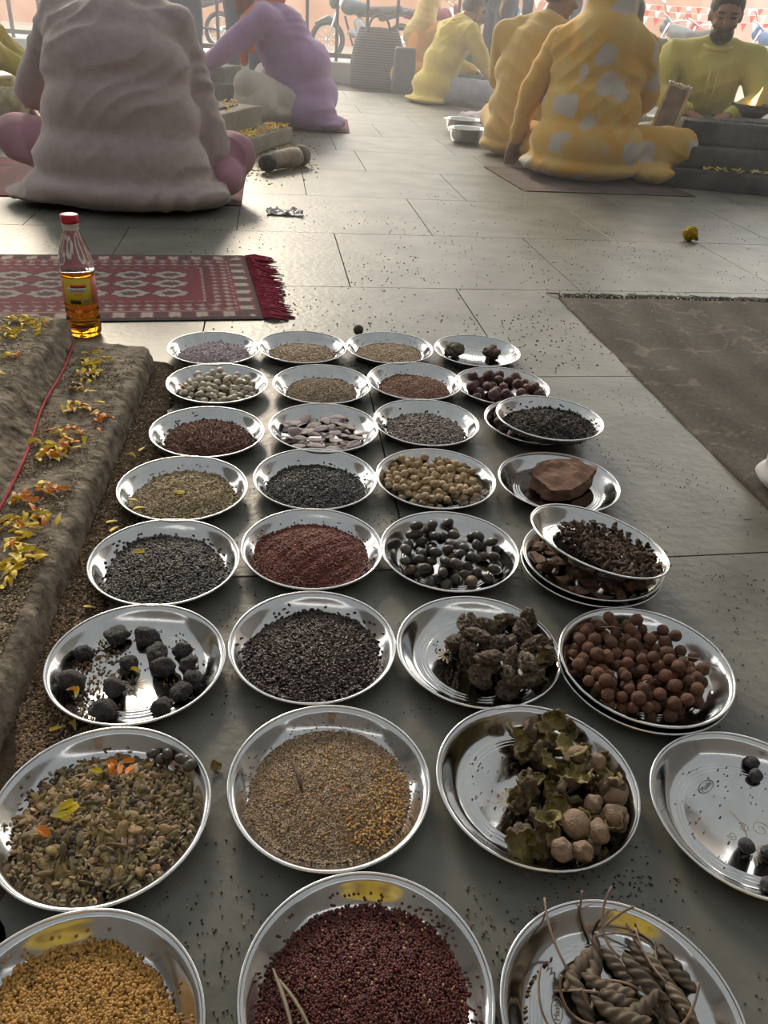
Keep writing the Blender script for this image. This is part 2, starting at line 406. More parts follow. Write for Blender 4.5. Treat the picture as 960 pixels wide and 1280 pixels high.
# --- second row
M = P_('21', 'steel plate of cream beans, left end of the second row from the back')
BEAN = []
for s in range(4):
    v, f = lumpy(ICO3, 20+s, .05, 1.5); v = v*np.array([1, .78, .62]); v[:, 0] += .12*v[:, 1]**2
    me = mesh_np('bean', v, f); me.materials.append(mat('cream_bean', (.60, .54, .42), .38, col2=(.50, .44, .34), scale=60, rnd=.18)); BEAN.append(me)
for (x, y, z, r) in drop(78, lambda: rs.uniform(.0082, .0098), disc(.08), 10, .62):
    put(M, 'cream_bean', BEAN[rs.randint(4)], (x, y, z), feul(.35), r*1.08, 'smooth cream bean in the heap on the left plate of the second row', 'bean', 'cream beans on the second-row plate')
M = P_('22', 'steel plate of brown-tan grains, second from left in the second row')
heap('brown_grains', 'low heap of brown-tan fine grains on the second plate of the second row', M, 5200, (.0019, .0013, .0009), [(.33, .25, .16), (.45, .36, .24), (.22, .15, .10)], R=.080, H=.012, amp=.06)
M = P_('23', 'steel plate of reddish-brown fine seeds, third in the second row')
heap('reddish_seeds', 'low heap of reddish-brown fine seeds on the third plate of the second row', M, 5200, (.0019, .0014, .0010), [(.26, .12, .075), (.36, .19, .12), (.16, .07, .045)], R=.081, H=.010, amp=.04)
X, Y = at(637, 488, .025); PP['24'] = (X, Y)
PP['24'] = (.248, 1.700)
M = P_('24', 'steel plate of dark maroon nuts, right end of the second row from the back')
NUT = []
for s in range(3):
    v, f = lumpy(ICO3, 40+s, .05, 2, .02, 5); me = mesh_np('nut', v, f)
    me.materials.append(mat('maroon_nut', (.085, .035, .035), .45, col2=(.20, .10, .09), scale=45, bump=.35, bscale=110, rnd=.3)); NUT.append(me)
for (x, y, z, r) in drop(30, lambda: rs.uniform(.0112, .0135), disc(.086, .004, .0), 5, .9):
    put(M, 'maroon_nut', NUT[rs.randint(3)], (x, y, z), reul(), r, 'round dark maroon nut on the right plate of the second row', 'nut', 'maroon nuts on the second-row plate')

# --- third row
M = P_('31', 'steel plate of dark brown dried shreds, left end of the third row')
heap('dried_shreds', 'heap of curled dark brown dried shreds on the left plate of the third row', M, 3000, (.0062, .0014, .0009), [(.16, .075, .05), (.24, .12, .085), (.09, .045, .035), (.42, .27, .2)], [4, 3, 3, .5], R=.083, H=.015, jag=.35, tilt=.45, mt=CHIP, layers=3)
M = P_('32', 'steel plate of flat pinkish-grey slices, second in the third row')
SL = []
for s in range(4):
    v, f = ICO3; v = v.copy(); a = np.arctan2(v[:, 1], v[:, 0]); k = 1+.10*np.sin(2*a+s)+.06*np.sin(3*a+2*s)
    v = v*np.stack([k, .66*k, .12+0*k], 1); v[:, 2] += .10*v[:, 0]**2*(1 if s % 2 else -1)
    me = mesh_np('slice', v, f); me.materials.append(mat('pinkish_slice', (.30, .23, .235), .6, col2=(.44, .36, .36), scale=40, bump=.3, bscale=120, rnd=.2)); SL.append(me)
for (x, y, z, r) in drop(46, lambda: rs.uniform(.0125, .0175), disc(.078, .0, -.004), 12, .2):
    put(M, 'dried_slice', SL[rs.randint(4)], (x, y, z+.001), Euler((rs.normal(0, .16), rs.normal(0, .16), rs.normal(.2, .7))), r, 'flat oval pinkish-grey dried slice on the third-row plate', 'slice', 'flat dried slices on the third-row plate')
M = P_('33', 'steel plate of small round grey-brown seeds, third in the third row')
heap('round_seeds', 'thin layer of round grey-brown seeds on the third plate of the third row', M, 2500, (.0024, .0023, .0020), [(.20, .155, .14), (.30, .24, .22), (.13, .10, .09)], R=.078, H=.007, mt=GLOSSG, amp=.07)
# lower plate with brown nuts, upper plate nested over it with black leaves
_, M = plate(.304, 1.522, 'lower steel plate of brown nuts, half hidden under the plate of black leaves')
v, f = lumpy(ICO3, 61, .07, 2, .05, 5); me = mesh_np('nut', v, f); me.materials.append(mat('brown_nut', (.13, .085, .065), .6, col2=(.22, .15, .12), scale=45, bump=.4, bscale=110, rnd=.2))
for (x, y, z, r) in drop(20, lambda: rs.uniform(.0105, .0125), disc(.09, -.02, .0, lambda x, y: x < .03), 4, .8):
    put(M, 'brown_nut', me, (x, y, z), reul(), r, 'round brown nut under the edge of the upper plate of leaves', 'nut', 'brown nuts on the covered plate')
def tiltM(c, a, b):
    R = (Matrix.Rotation(b, 3, 'X') @ Matrix.Rotation(a, 3, 'Y')); base = Vector(c)-R @ Vector((0, 0, .025)); return base, R.to_4x4()
b_, R_ = tiltM((.320, 1.4705, .0585), .018, -.023)
_, M = plate(b_.x, b_.y, 'upper steel plate of black shredded leaves resting on the plate of brown nuts', z=b_.z, rotM=R_)
heap('shredded_leaves', 'dark heap of black shredded dried leaves on the upper plate', M, 3600, (.0050, .0019, .0008), [(.035, .03, .026), (.07, .06, .05), (.02, .018, .017), (.15, .11, .08)], [4, 3, 3, .5], R=.088, H=.014, jag=.45, cx=.004, mt=CHIP, layers=3)

# --- fourth row
M = P_('41', 'steel plate of mixed tan husky seeds with yellow petals, left end of the fourth row')
heap('husky_seeds', 'heap of mixed tan and brown husky seeds on the left plate of the fourth row', M, 5200, (.0029, .0014, .0009), [(.40, .32, .19), (.54, .45, .30), (.24, .17, .10), (.12, .08, .05)], [4, 3, 2, 1], R=.086, H=.013, jag=.3, mt=CHIP)
M41 = M
M = P_('42', 'steel plate of jet black slender seeds, second in the fourth row')
heap('black_seeds', 'heap of jet black slender seeds on the second plate of the fourth row', M, 5200, (.0028, .0014, .0010), [(.018, .018, .02), (.035, .034, .036), (.3, .27, .22)], [5, 4, .06], R=.084, H=.010, mt=GLOSSG)
M = P_('43', 'steel plate of round cream-brown pods, third in the fourth row')
CR = []
for s in range(3):
    v, f = lumpy(ICO3, 70+s, .12, 1.8, .12, 4); me = mesh_np('pod', v, f)
    me.materials.append(mat('cream_pod', (.40, .28, .15), .55, col2=(.62, .48, .30), scale=45, bump=.3, bscale=120, rnd=.25)); CR.append(me)
for (x, y, z, r) in drop(150, lambda: rs.uniform(.0058, .0082), disc(.086, -.004, .004, lambda x, y: not (x > .02 and y < -.045)), 10, .8):
    put(M, 'cream_pod', CR[rs.randint(3)], (x, y, z), reul(), r, 'small round cream-brown pod on the third plate of the fourth row', 'pod', 'cream-brown pods on the fourth-row plate')
heap('grey_seeds', 'few pale grey seeds beside the cream-brown pods', M, 220, (.003, .0024, .0018), [(.32, .27, .22), (.5, .44, .38)], R=.03, H=.004, cx=.062, cy=-.03, bed=False, stray=20, mt=GLOSSG)
_, M = plate(.3146, 1.2675, 'steel plate holding a single rusty brown piece of bark', D=.222)
bm = bmesh.new()
poly = [(-.036, .004), (-.030, .020), (-.008, .033), (.018, .038), (.047, .026), (.034, -.004), (.012, -.026), (-.014, -.032), (-.024, -.016)]
vt = [bm.verts.new((x, y, .016+.014*(y+.03)/.06+rs.uniform(-.001, .001))) for x, y in poly]
vb = [bm.verts.new((x*.92+rs.uniform(-.002, .002), y*.92, -.006)) for x, y in poly]
bm.faces.new(vt); bm.faces.new(vb[::-1])
for k in range(len(poly)): bm.faces.new((vt[k], vb[k], vb[(k+1) % 9], vt[(k+1) % 9]))
bmesh.ops.triangulate(bm, faces=bm.faces); bmesh.ops.recalc_face_normals(bm, faces=bm.faces)
bmesh.ops.subdivide_edges(bm, edges=bm.edges, cuts=5, use_grid_fill=True)
for q in bm.verts:
    n_ = noise.noise(q.co*60)*.0035+noise.noise(q.co*160)*.0015; q.co += Vector((n_, noise.noise(q.co*70+Vector((5, 5, 5)))*.003, n_*.8))
me = bm_mesh('bark', bm, False); me.materials.append(mat('rusty_bark', (.22, .115, .075), .8, col2=(.34, .20, .14), scale=40, bump=.6, bscale=140))
put(M, 'bark_piece', me, (.0, -.004, .012), Euler((.03, .0, -.05)), (1.45, 1.25, 1.15), 'rusty brown angular piece of bark alone on its plate', 'bark')

# --- fifth row
M = P_('51', 'steel plate of speckled grey-black seeds, left end of the fifth row')
heap('speckled_seeds', 'heap of speckled grey-black seeds on the left plate of the fifth row', M, 5000, (.0026, .0021, .0017), [(.075, .07, .06), (.15, .14, .125), (.24, .21, .17), (.035, .03, .028)], [4, 3, 1, 2], R=.086, H=.012, mt=GLOSSG)
M51 = M
M = P_('52', 'steel plate of rust-red fine seeds heaped high, second in the fifth row')
heap('rust_red_seeds', 'tall heap of rust-red fine seeds on the second plate of the fifth row', M, 8500, (.0020, .0014, .0010), [(.20, .058, .042), (.29, .10, .075), (.13, .035, .028), (.5, .33, .24)], [4, 4, 2, .12], R=.088, H=.023, p=1.6, jag=.2)
M = P_('53', 'steel plate of smooth dark oval seeds, third in the fifth row')
OV = []
for s in range(3):
    v, f = lumpy(ICO3, 90+s, .03, 1.5); v = v*np.array([1, .74, .66]); me = mesh_np('oval', v, f)
    me.materials.append(mat('dark_oval', (.052, .046, .038), .35, col2=(.085, .07, .055), scale=30, rnd=.3)); OV.append(me)
M_BRO = mat('brown_oval', (.20, .13, .08), .5, col2=(.13, .08, .05), scale=60)
ov2 = OV[0].copy(); ov2.materials.clear(); ov2.materials.append(M_BRO)
for i, (x, y, z, r) in enumerate(drop(58, lambda: rs.uniform(.0098, .0118), disc(.083, .004, .0), 4, .66)):
    if i % 11 == 5: put(M, 'oval_seed', ov2, (x, y, z), feul(.2), r, 'brown oval seed among the smooth dark ones', 'seed', 'brown oval seeds on the fifth-row plate')
    else: put(M, 'oval_seed', OV[rs.randint(3)], (x, y, z), feul(.2), r, 'smooth blackish oval seed on the third plate of the fifth row', 'seed', 'dark oval seeds on the fifth-row plate')
# stack of two plates of bark chips, tilted plate of dried buds on top
_, M = plate(.327, 1.012, 'bottom steel plate of the stack under the bark chips')
_, M = plate(.329, 1.016, 'middle steel plate of bark chips under the tilted plate of dried buds', z=.009)
CH = []
for s in range(4):
    v, f = lumpy(ICO2, 110+s, .3, 1.3); v = v*np.array([1, .5, .16]); v[:, 2] += .25*v[:, 0]**2; me = mesh_np('chip', v, f, False)
    me.materials.append(mat('bark_chip', (.20, .115, .075), .8, col2=(.36, .22, .15), scale=60, bump=.5, bscale=150, rnd=.3)); CH.append(me)
for (x, y, z, r) in drop(60, lambda: rs.uniform(.013, .020), disc(.086, -.005, -.01), 6, .22):
    put(M, 'bark_chip', CH[rs.randint(4)], (x, y, z), Euler((rs.normal(0, .3), rs.normal(0, .3), rs.uniform(0, 6))), r, 'reddish-brown bark chip on the plate under the tilted one', 'bark', 'bark chips in the stacked plate')
b_, R_ = tiltM((.3298, 1.0086, .0729), .1892, -.1135)
_, M = plate(b_.x, b_.y, 'tilted steel plate of dried buds on top of the bark chips', z=b_.z, rotM=R_)
BUD = []
for s in range(4):
    v, f = lumpy(ICO2, 130+s, .25, 1.6, .2, 3); v = v*np.array([1, .42, .36]); v[:, 2] += .2*v[:, 0]**2; v[:, 1] *= 1+.5*v[:, 0]
    me = mesh_np('bud', v, f, False); me.materials.append(mat('dried_bud', (.065, .040, .030), .75, col2=(.20, .13, .09), scale=70, bump=.5, bscale=160, rnd=.4)); BUD.append(me)
for (x, y, z, r) in drop(270, lambda: rs.uniform(.0060, .0095), disc(.086, .026, -.002, lambda x, y: x*.8+.6*y > -.036), 8, .25):
    put(M, 'dried_bud', BUD[rs.randint(4)], (x, y, z), Euler((rs.normal(0, .6), rs.normal(0, .6), rs.uniform(0, 6))), r, 'dark brown shrivelled bud on the tilted plate', 'bud', 'dried buds on the tilted plate')
heap('bud_crumbs', 'brown crumbs between the dried buds of the tilted plate', M, 1100, (.0032, .0013, .001), [(.10, .06, .045), (.22, .14, .10), (.36, .26, .18)], [4, 3, .6], R=.062, H=.014, cx=.034, cy=0., jag=.5, bed=False, mt=CHIP, layers=3, stray=40)

# --- sixth row
M61 = M = P_('61', 'steel plate of wrinkled black galls and a few petals, left end of the sixth row')
M_GALL = mat('black_gall', (.05, .045, .045), .62, col2=(.10, .088, .083), scale=35, bump=.5, bscale=130, rnd=.25)
gl = ['largest wrinkled black gall, farthest back at the left', 'blocky black gall at the back middle', 'smooth dark gall alone at the far left', 'greyish flat-topped gall left of the plate centre', 'long black gall just in front of the back middle one',
      'brownish gall at the back right', 'round black gall in the middle of the right cluster', 'black gall at the right edge, upper of two', 'black gall at the right edge, lower of two', 'black gall at the centre front of the plate', 'wrinkled gall at the left rim by the orange petal', 'shrivelled black gall low at the right rim', 'large black gall at the front left rim', 'brown-edged gall at the front right rim']
gp = [(146, 793, .0150), (184, 794, .0150), (104, 815, .0120), (160, 829, .0125), (196, 814, .0150), (228, 811, .0120), (203, 831, .0140),
      (235, 829, .0115), (240, 847, .0130), (143, 856, .0135), (90, 850, .0150), (227, 863, .0125), (129, 885, .0150), (202, 882, .0125)]
for i, (px, py, r) in enumerate(gp):
    x, y = at(px, py, r*.9+.003); c = M.inverted() @ Vector((x, y, 0)); rr = math.hypot(c.x, c.y)
    v, f = lumpy(ICO4, 150+i, .16, 1.3, .10, 3.2); v = v*np.array([1.1, .95, .85]); me = mesh_np('gall', v, f); me.materials.append(M_GALL)
    put(M, 'black_gall', me, (c.x, c.y, float(floor_z(rr))+r*.78), feul(.3), r, gl[i], 'gall', 'wrinkled black galls on the sixth-row plate')
pts = [];
for _ in range(420):
    a, u = rs.uniform(0, 6.28), math.sqrt(rs.uniform(0, 1))*.084
    if noise.noise(Vector((u*math.cos(a)*30, u*math.sin(a)*30, 4))) > -.05: pts.append((u*math.cos(a), u*math.sin(a), float(floor_z(u))+.0010))
sprinkle('mustard_strays', 'stray yellow and dark seeds scattered among the black galls', 'seeds', apply(M, np.array(pts)), (.0012, .0011, .0010), [(.5, .33, .12), (.16, .09, .06), (.08, .05, .04)], [2, 3, 3])
M62 = M = P_('62', 'steel plate of glossy dark brown-black oblong seeds, second in the sixth row')
heap('oblong_seeds', 'full heap of glossy dark oblong seeds on the second plate of the sixth row', M, 4700, (.0033, .0017, .0014), [(.035, .022, .018), (.065, .042, .034), (.12, .085, .07)], [5, 4, 1], R=.087, H=.010, mt=mat('glossy_dark', (1, 1, 1), .22, attr=True), base=ICO2)
M63 = M = P_('63', 'steel plate of shrivelled brown pods piled to the right, third in the sixth row')
def shell_mesh(s, depth=1., thick=.16, col_in=(.34, .28, .12), col_out=(.15, .105, .065), arc=1.35, curl=.0, res=(12, 30), rough=.24):
    """a curved piece of dried peel, real thickness, torn rim"""
    nr, na = res; V = []; C = []; Fc = []
    for side in (0, 1):
        for i in range(nr+1):
            for k in range(na):
                a = 2*PI*k/na; lim = arc*(1+.22*math.sin(2*a+s)+.14*math.sin(3*a+2.1*s)+.34*noise.noise(Vector((math.cos(a)*3.5, math.sin(a)*3.5, s))))
                t = i/nr*lim; r = 1-thick*side*(1-.3*i/nr)
                P = Vector((math.sin(t)*math.cos(a), math.sin(t)*math.sin(a)*(1-curl), -math.cos(t)*depth))*r
                P *= 1+rough*noise.noise(P*2.3+Vector((s*5, 0, 0)))*2
                V.append(tuple(P)); q = .75+.35*(noise.noise(P*4+Vector((0, s*3, 1)))+.5)
                C.append([x*q for x in (col_in if side else col_out)])
    n1 = (nr+1)*na
    for i in range(nr):
        for k in range(na):
            a, b, c, d = i*na+k, i*na+(k+1) % na, (i+1)*na+(k+1) % na, (i+1)*na+k
            Fc.append([a, d, c, b]); Fc.append([n1+a, n1+b, n1+c, n1+d])
    for k in range(na): a, b = nr*na+k, nr*na+(k+1) % na; Fc.append([a, n1+a, n1+b, b])
    return mesh_np('peel', V, Fc, True, np.array(C))
M_PEEL = mat('dried_peel', (.85, .85, .85), .6, attr=True, col2=(1.2, 1.15, 1.1), scale=40, bump=.35, bscale=150)
M_POD = mat('shrivelled_pod', (.10, .068, .048), .55, col2=(.30, .22, .155), scale=38, bump=.5, bscale=120, rnd=.25, lo=.4, hi=.7)
PODS = []
for s in range(5):
    v, f = lumpy(ICO4, 170+s, .10, 1.0, .42, 2.0); v = v*np.array([1.55, .95, .72]); v[:, 2] += .10*v[:, 0]**2; me = mesh_np('pod', v, f); me.materials.append(M_POD); PODS.append(me)
PE = [shell_mesh(s, .8, .16, (.30, .25, .12), (.14, .105, .075), 1.5, .1) for s in range(4)]
for me in PE: me.materials.append(M_PEEL)
reg = disc(.066, .034, .004, lambda x, y: x > -.045+.03*math.sin(y*60))
for i, (x, y, z, r) in enumerate(drop(40, lambda: rs.uniform(.0115, .0155), reg, 7, .55)):
    if i % 3 == 1: put(M, 'open_pod', PE[rs.randint(4)], (x, y, z+.002), feul(.7), r, 'split open curled brown pod on the third plate of the sixth row', 'pod', 'split brown pods on the sixth-row plate')
    else: put(M, 'shrivelled_pod', PODS[rs.randint(5)], (x, y, z), feul(.5), r, 'ridged shrivelled brown pod on the third plate of the sixth row', 'pod', 'shrivelled pods on the sixth-row plate')
put(M, 'shrivelled_pod', PODS[2], (-.022, .020, .013), Euler((.1, .2, .6)), .019, 'lone ridged brown pod at the left edge of the pile', 'pod')
pts = [(rs.uniform(-.06, -.005), rs.uniform(-.05, .04), .0032) for _ in range(46)]
sprinkle('seed_strays', 'dark stray seeds on the bare left side of the pod plate', 'seeds', apply(M, np.array(pts)), (.0012, .0011, .0010), [(.16, .08, .05), (.05, .03, .03)])
# plate of brown balls, nested on an empty plate
_, M = plate(.353, .778, 'empty steel plate nested under the plate of brown berries', D=.222)
_, M = plate(.3545, .7815, 'steel plate of rough brown round berries, right end of the sixth row', D=.2245, z=.009)
M64 = M; BE = []
for s in range(4):
    v, f = lumpy(ICO3, 190+s, .05, 2.2, .04, 7); me = mesh_np('berry', v, f)
    me.materials.append(mat('brown_berry', (.15, .065, .038), .65, col2=(.26, .13, .08), scale=55, bump=.5, bscale=150, rnd=.3)); BE.append(me)
for (x, y, z, r) in drop(150, lambda: rs.uniform(.0066, .0090), disc(.082, -.010, -.002, lambda x, y: x*.8+y*.1 < .06), 7, .9):
    put(M, 'brown_berry', BE[rs.randint(4)], (x, y, z), reul(), r, 'rough round brown berry on the right plate of the sixth row', 'berry', 'brown berries on the sixth-row plate')
for k, (p0, p1) in enumerate([((-.045, .06, .026), (-.012, .062, .024)), ((-.094, .005, .018), (-.088, -.012, .016)), ((.048, .022, .02), (.094, .002, .024)), ((-.02, -.045, .026), (.004, -.034, .028))]):
    V, Fc = tube_v([p0, tuple((np.array(p0)+np.array(p1))/2+np.array([0, .002, .002])), p1], [.0009, .0008, .0005], 6)
    o = link('berry_stalk', mesh_np('stalk', apply(M, np.array([tuple(a) for a in V])), Fc)); o.data.materials.append(mat('pale_stalk', (.42, .32, .22), .7)); tag(o, 'thin pale stalk lying among the brown berries', 'stalk', 'stalks among the brown berries')

# --- seventh row
M71 = M = P_('71', 'steel plate of mixed herbs, seeds and petals, left end of the seventh row')
def extra71(top):
    P = []
    for (n, size, cols, jag, tilt, mz) in ((260, (.0075, .0036, .0016), [(.26, .18, .07), (.36, .26, .11), (.20, .16, .07), (.30, .20, .13)], .35, .6, .003),
                                       (90, (.0105, .005, .0022), [(.20, .14, .06), (.31, .22, .10), (.16, .13, .07)], .35, .5, .004),
                                       (110, (.0034, .0034, .0032), [(.045, .04, .035), (.10, .085, .07), (.2, .16, .13)], .08, 1., .003),
                                       (150, (.0045, .004, .0009), [(.42, .25, .14), (.5, .33, .19), (.3, .18, .1)], .4, .5, .003)):
        th = rs.uniform(0, 6.28, n); u = np.sqrt(rs.uniform(0, 1, n)); x, y = u*.083*np.cos(th), u*.083*np.sin(th)
        z = top(x, y, u)+rs.uniform(0, 1, n)*mz
        P.append(scatter(np.stack([x, y, z], 1), np.array(size)[None]*(1+rs.uniform(-.3, .3, (n, 1))), pal(n, cols, None, .25), ICO2, 'flat', tilt, jag*.35))
    return P
heap('mixed_herbs', 'loose mixture of green-brown herbs, husks and seeds on the left plate of the seventh row', M, 3600, (.0036, .0017, .0011), [(.30, .22, .11), (.46, .37, .22), (.19, .13, .07), (.58, .50, .34), (.10, .07, .045)], [4, 3, 3, 1.2, 2], R=.085, H=.011, jag=.3, mt=CHIP, layers=3, extra=extra71, amp=.07, stray=120, bedcol=(.09, .065, .035))
for (x, y, s, rz) in ((.063, .072, .0065, 0), (.075, .062, .007, 1), (.070, .068, .0065, 2), (.045, .080, .0065, 2), (.028, .083, .0062, .4), (.038, .078, .006, 1.)):
    put(M, 'black_seed', OV[0], (x, y, float(floor_z(math.hypot(x, y)))+s*1.3), Euler((0, 0, rz)), s*1.25, 'large black seed at the far rim of the mixed herb plate', 'seed', 'large black seeds on the herb plate')
M72 = M = P_('72', 'steel plate of tan coarse powder with mustard grains, second in the seventh row')
heap('coarse_powder', 'wide low heap of tan coarse powder and grit on the second plate of the seventh row', M, 15000, (.0013, .0010, .0008), [(.42, .30, .195), (.54, .405, .27), (.30, .205, .13), (.16, .105, .06), (.66, .52, .36)], [4, 3, 3, 1, .6], R=.087, H=.010, jag=.3, amp=.02, bedcol=(.36, .26, .17), layers=1.2, stray=160)
def gpts(n, cx, cy, sx, sy, hz): 
    q = np.stack([rs.normal(cx, sx, n), rs.normal(cy, sy, n)], 1); q = q[np.hypot(q[:, 0], q[:, 1]) < .087]; r = np.hypot(q[:, 0], q[:, 1])
    return np.column_stack([q, floor_z(r)+hz*(1-(r/.087)**2.2)+.0022])
sprinkle('mustard_grains', 'yellow mustard grains strewn over the coarse powder, thicker at its right', 'seeds', apply(M, np.concatenate([gpts(260, 0, 0, .05, .05, .010), gpts(330, .07, -.01, .012, .03, .010), gpts(200, .045, -.045, .018, .014, .010)])), (.0014, .0013, .0013), [(.55, .32, .10), (.70, .45, .17), (.42, .22, .07)], base=ICO2, jag=.03, svar=.15, mt=GLOSSG)
V, Fc = tube_v([(-.043, .026, .0150), (-.033, .004, .0158), (-.028, -.012, .0145)], [.0012, .0022, .0008], 8)
o = link('dark_twig', mesh_np('twig', apply(M, np.array([tuple(a) for a in V])), Fc)); o.data.materials.append(mat('dark_twig', (.07, .05, .035), .8, bump=.4, bscale=200, col2=(.12, .09, .06))); tag(o, 'short dark twig lying on the tan powder', 'twig')
_, M = plate(.190, .5868, 'steel plate with cracked nut shells and round nuts at its right half', D=.2225); M73 = M
PG = [shell_mesh(10+s, .85, .15, (.33, .27, .10), (.14, .10, .06), 1.25+.15*(s % 3), .12*(s % 3)) for s in range(6)]
for me in PG: me.materials.append(M_PEEL)
def inr(x, y): return math.hypot(x, y) < .088 and x*.92-.1*y > -.012+.012*math.sin(y*80) and x < .083
got = drop(46, lambda: rs.uniform(.0115, .0165), inr, 6, .5)
for i, (x, y, z, r) in enumerate(got):
    put(M, 'nut_shell', PG[rs.randint(6)], (x, y, z+.004), Euler((rs.normal(0, .65), rs.normal(0, .65), rs.uniform(0, 6))), r*1.12, 'broken curled green-brown nut shell on the third plate of the seventh row', 'shell', 'broken nut shells on the seventh-row plate')
M_NUT = mat('tan_nut', (.27, .18, .115), .6, col2=(.38, .27, .18), scale=24, bump=.3, bscale=120, lo=.3, hi=.7)
for i, (px, py, r, lb) in enumerate(((767, 990, .0172, 'largest round tan nut, near the right rim among broken shells'), (720, 1030, .0155, 'second largest round tan nut, toward the front of the shells'),
                                 (723, 944, .0128, 'oval tan nut at the back of the shell pile'), (745, 953, .0108, 'ribbed pale yellow nut beside the oval one'),
                                 (702, 1062, .0120, 'rough tan nut lowest in front, left of its neighbour'), (728, 1064, .0105, 'rough tan nut lowest in front, right of its neighbour'),
                                 (742, 1005, .0105, 'small upright tan nut left of the largest one'), (748, 1040, .0125, 'knobbly tan nut right of the second largest'), (770, 1020, .013, 'long knobbly tan nut against the right rim'))):
    x, y = at(px, py, .032); c = M.inverted() @ Vector((x, y, 0))
    v, f = lumpy(ICO4, 210+i, .03 if i < 3 else .11, 1.6, .06 if i == 3 else .01, 3); v = v*np.array([1, .9 if i != 2 else .85, .92 if i != 2 else .8]); me = mesh_np('nut', v, f); me.materials.append(M_NUT)
    put(M, 'tan_nut', me, (c.x, c.y, .034-r*.2), Euler((.1, .2, 1+i)), r, lb, 'nut')
pts = [(rs.uniform(-.07, -.0), rs.uniform(-.06, .05), .0032) for _ in range(60)]
sprinkle('seed_crumbs', 'reddish stray seeds on the bare left side of the nut shell plate', 'seeds', apply(M, np.array(pts)), (.0010, .0009, .0008), [(.25, .10, .06), (.5, .35, .2)])
M74 = M = P_('74', 'nearly bare steel plate with etched flower and a few black berries')
M_BB = mat('black_berry', (.035, .034, .04), .5, col2=(.07, .065, .07), scale=30, bump=.25, bscale=110)
for i, (px, py, r, lb) in enumerate(((941, 953, .0078, 'black berry farthest from the camera on the etched plate'), (945, 968, .0082, 'black berry just in front of the farthest one'), (934, 1056, .0084, 'black berry alone near the middle of the etched plate'), (962, 1064, .0082, 'black berry at the photo edge on the etched plate'), (962, 1104, .0082, 'wrinkled berry lowest at the photo edge on the etched plate'))):
    x, y = at(px, py, .011); c = M.inverted() @ Vector((x, y, 0))
    v, f = lumpy(ICO4, 230+i, .08, 1.5, .03, 4); me = mesh_np('berry', v*np.array([1.1, .95, .9]), f); me.materials.append(M_BB)
    put(M, 'black_berry', me, (c.x, c.y, float(floor_z(math.hypot(c.x, c.y)))+r*.85), Euler((.2, .1, i)), r, lb, 'berry')
a_ = rs.uniform(0, 6.28, 70); u_ = np.sqrt(rs.uniform(.1, 1, 70))*.085
sprinkle('seed_crumbs', 'tiny stray seeds on the etched plate', 'seeds', apply(M, np.column_stack([u_*np.cos(a_), u_*np.sin(a_), floor_z(u_)+.0008])), (.0010, .0009, .0008), [(.25, .15, .08), (.08, .06, .05), (.6, .5, .35)])

# --- nearest row
M81 = M = P_('81', 'steel plate heaped with golden mustard seeds, nearest row left')
heap('mustard_seeds', 'full heap of golden yellow mustard seeds on the nearest left plate', M, 8200, (.00155, .0015, .0015), [(.50, .27, .065), (.63, .37, .11), (.38, .19, .045), (.14, .08, .03)], [5, 4, 2, .25], R=.087, H=.013, base=ICO2, mt=GLOSSG, layers=1.3, svar=.12, bedcol=(.28, .15, .04))
M82 = M = P_('82', 'steel plate of dark red millet-like seeds, nearest row middle')
heap('dark_red_seeds', 'full heap of dark red tiny seeds with a few golden ones on the nearest middle plate', M, 10500, (.0014, .00135, .0013), [(.105, .022, .018), (.15, .038, .028), (.065, .014, .013), (.62, .40, .18)], [5, 4, 3, .18], R=.088, H=.014, base=ICO2, mt=GLOSSG, layers=1.3, svar=.12, bedcol=(.05, .012, .01), amp=.03, stray=160)
_, M = plate(.2336, .3468, 'steel plate of twisted brown pods with wiry stalks, nearest row right', D=.209); M83 = M
_, _m = plate(.462, .235, 'steel plate cut off by the lower right corner of the photo', D=.218)
M_TW = mat('twisted_pod', (.10, .072, .048), .6, col2=(.20, .15, .10), scale=50, bump=.3, bscale=160, rnd=.2)
M_STK = mat('wiry_stalk', (.28, .19, .13), .6, col2=(.40, .29, .21), scale=60)
def twist(s, Lh=.052, rad=.0070):
    n, seg = 64, 20; V = []; Fc = []; bend = .25+.25*math.sin(s*2.1)
    for i in range(n+1):
        t = i/n; taper = min(1, (math.sin(PI*min(1, t*1.06+.03)))**.45)*(1-.25*t)
        x = (t-.5)*Lh; c = Vector((x, bend*Lh*((t-.5)**2)*1.2, 0))
        for k in range(seg):
            a = 2*PI*k/seg; r = rad*taper*(.74+.40*abs(math.sin(1.5*a+t*17+s)))
            V.append((c.x, c.y+r*math.cos(a), c.z+r*math.sin(a)))
    for i in range(n):
        for k in range(seg): Fc.append([i*seg+k, i*seg+(k+1) % seg, (i+1)*seg+(k+1) % seg, (i+1)*seg+k])
    Fc.append(list(range(seg))[::-1]); Fc.append([n*seg+k for k in range(seg)])
    return mesh_np('twisted_pod', V, Fc)
TW = [twist(s) for s in range(4)]
for t_ in TW: t_.materials.append(M_TW)
def stalk(s):
    p = []; a = rs.uniform(-.6, .6); c = Vector((-.026, 0, 0)); d = Vector((-1, .2*math.sin(s), .16)).normalized(); cu = rs.uniform(-.28, .28)
    for i in range(11):
        p.append(c.copy()); c = c+d*.0062; d = (d+Vector((cu*.3, cu, -.06))).normalized()
    V, Fc = tube_v(p, [.0012]*8+[.0011, .0010, .0014], 6); return mesh_np('stalk', [tuple(x) for x in V], Fc)
ST = [stalk(s) for s in range(5)]
for t_ in ST: t_.materials.append(M_STK)
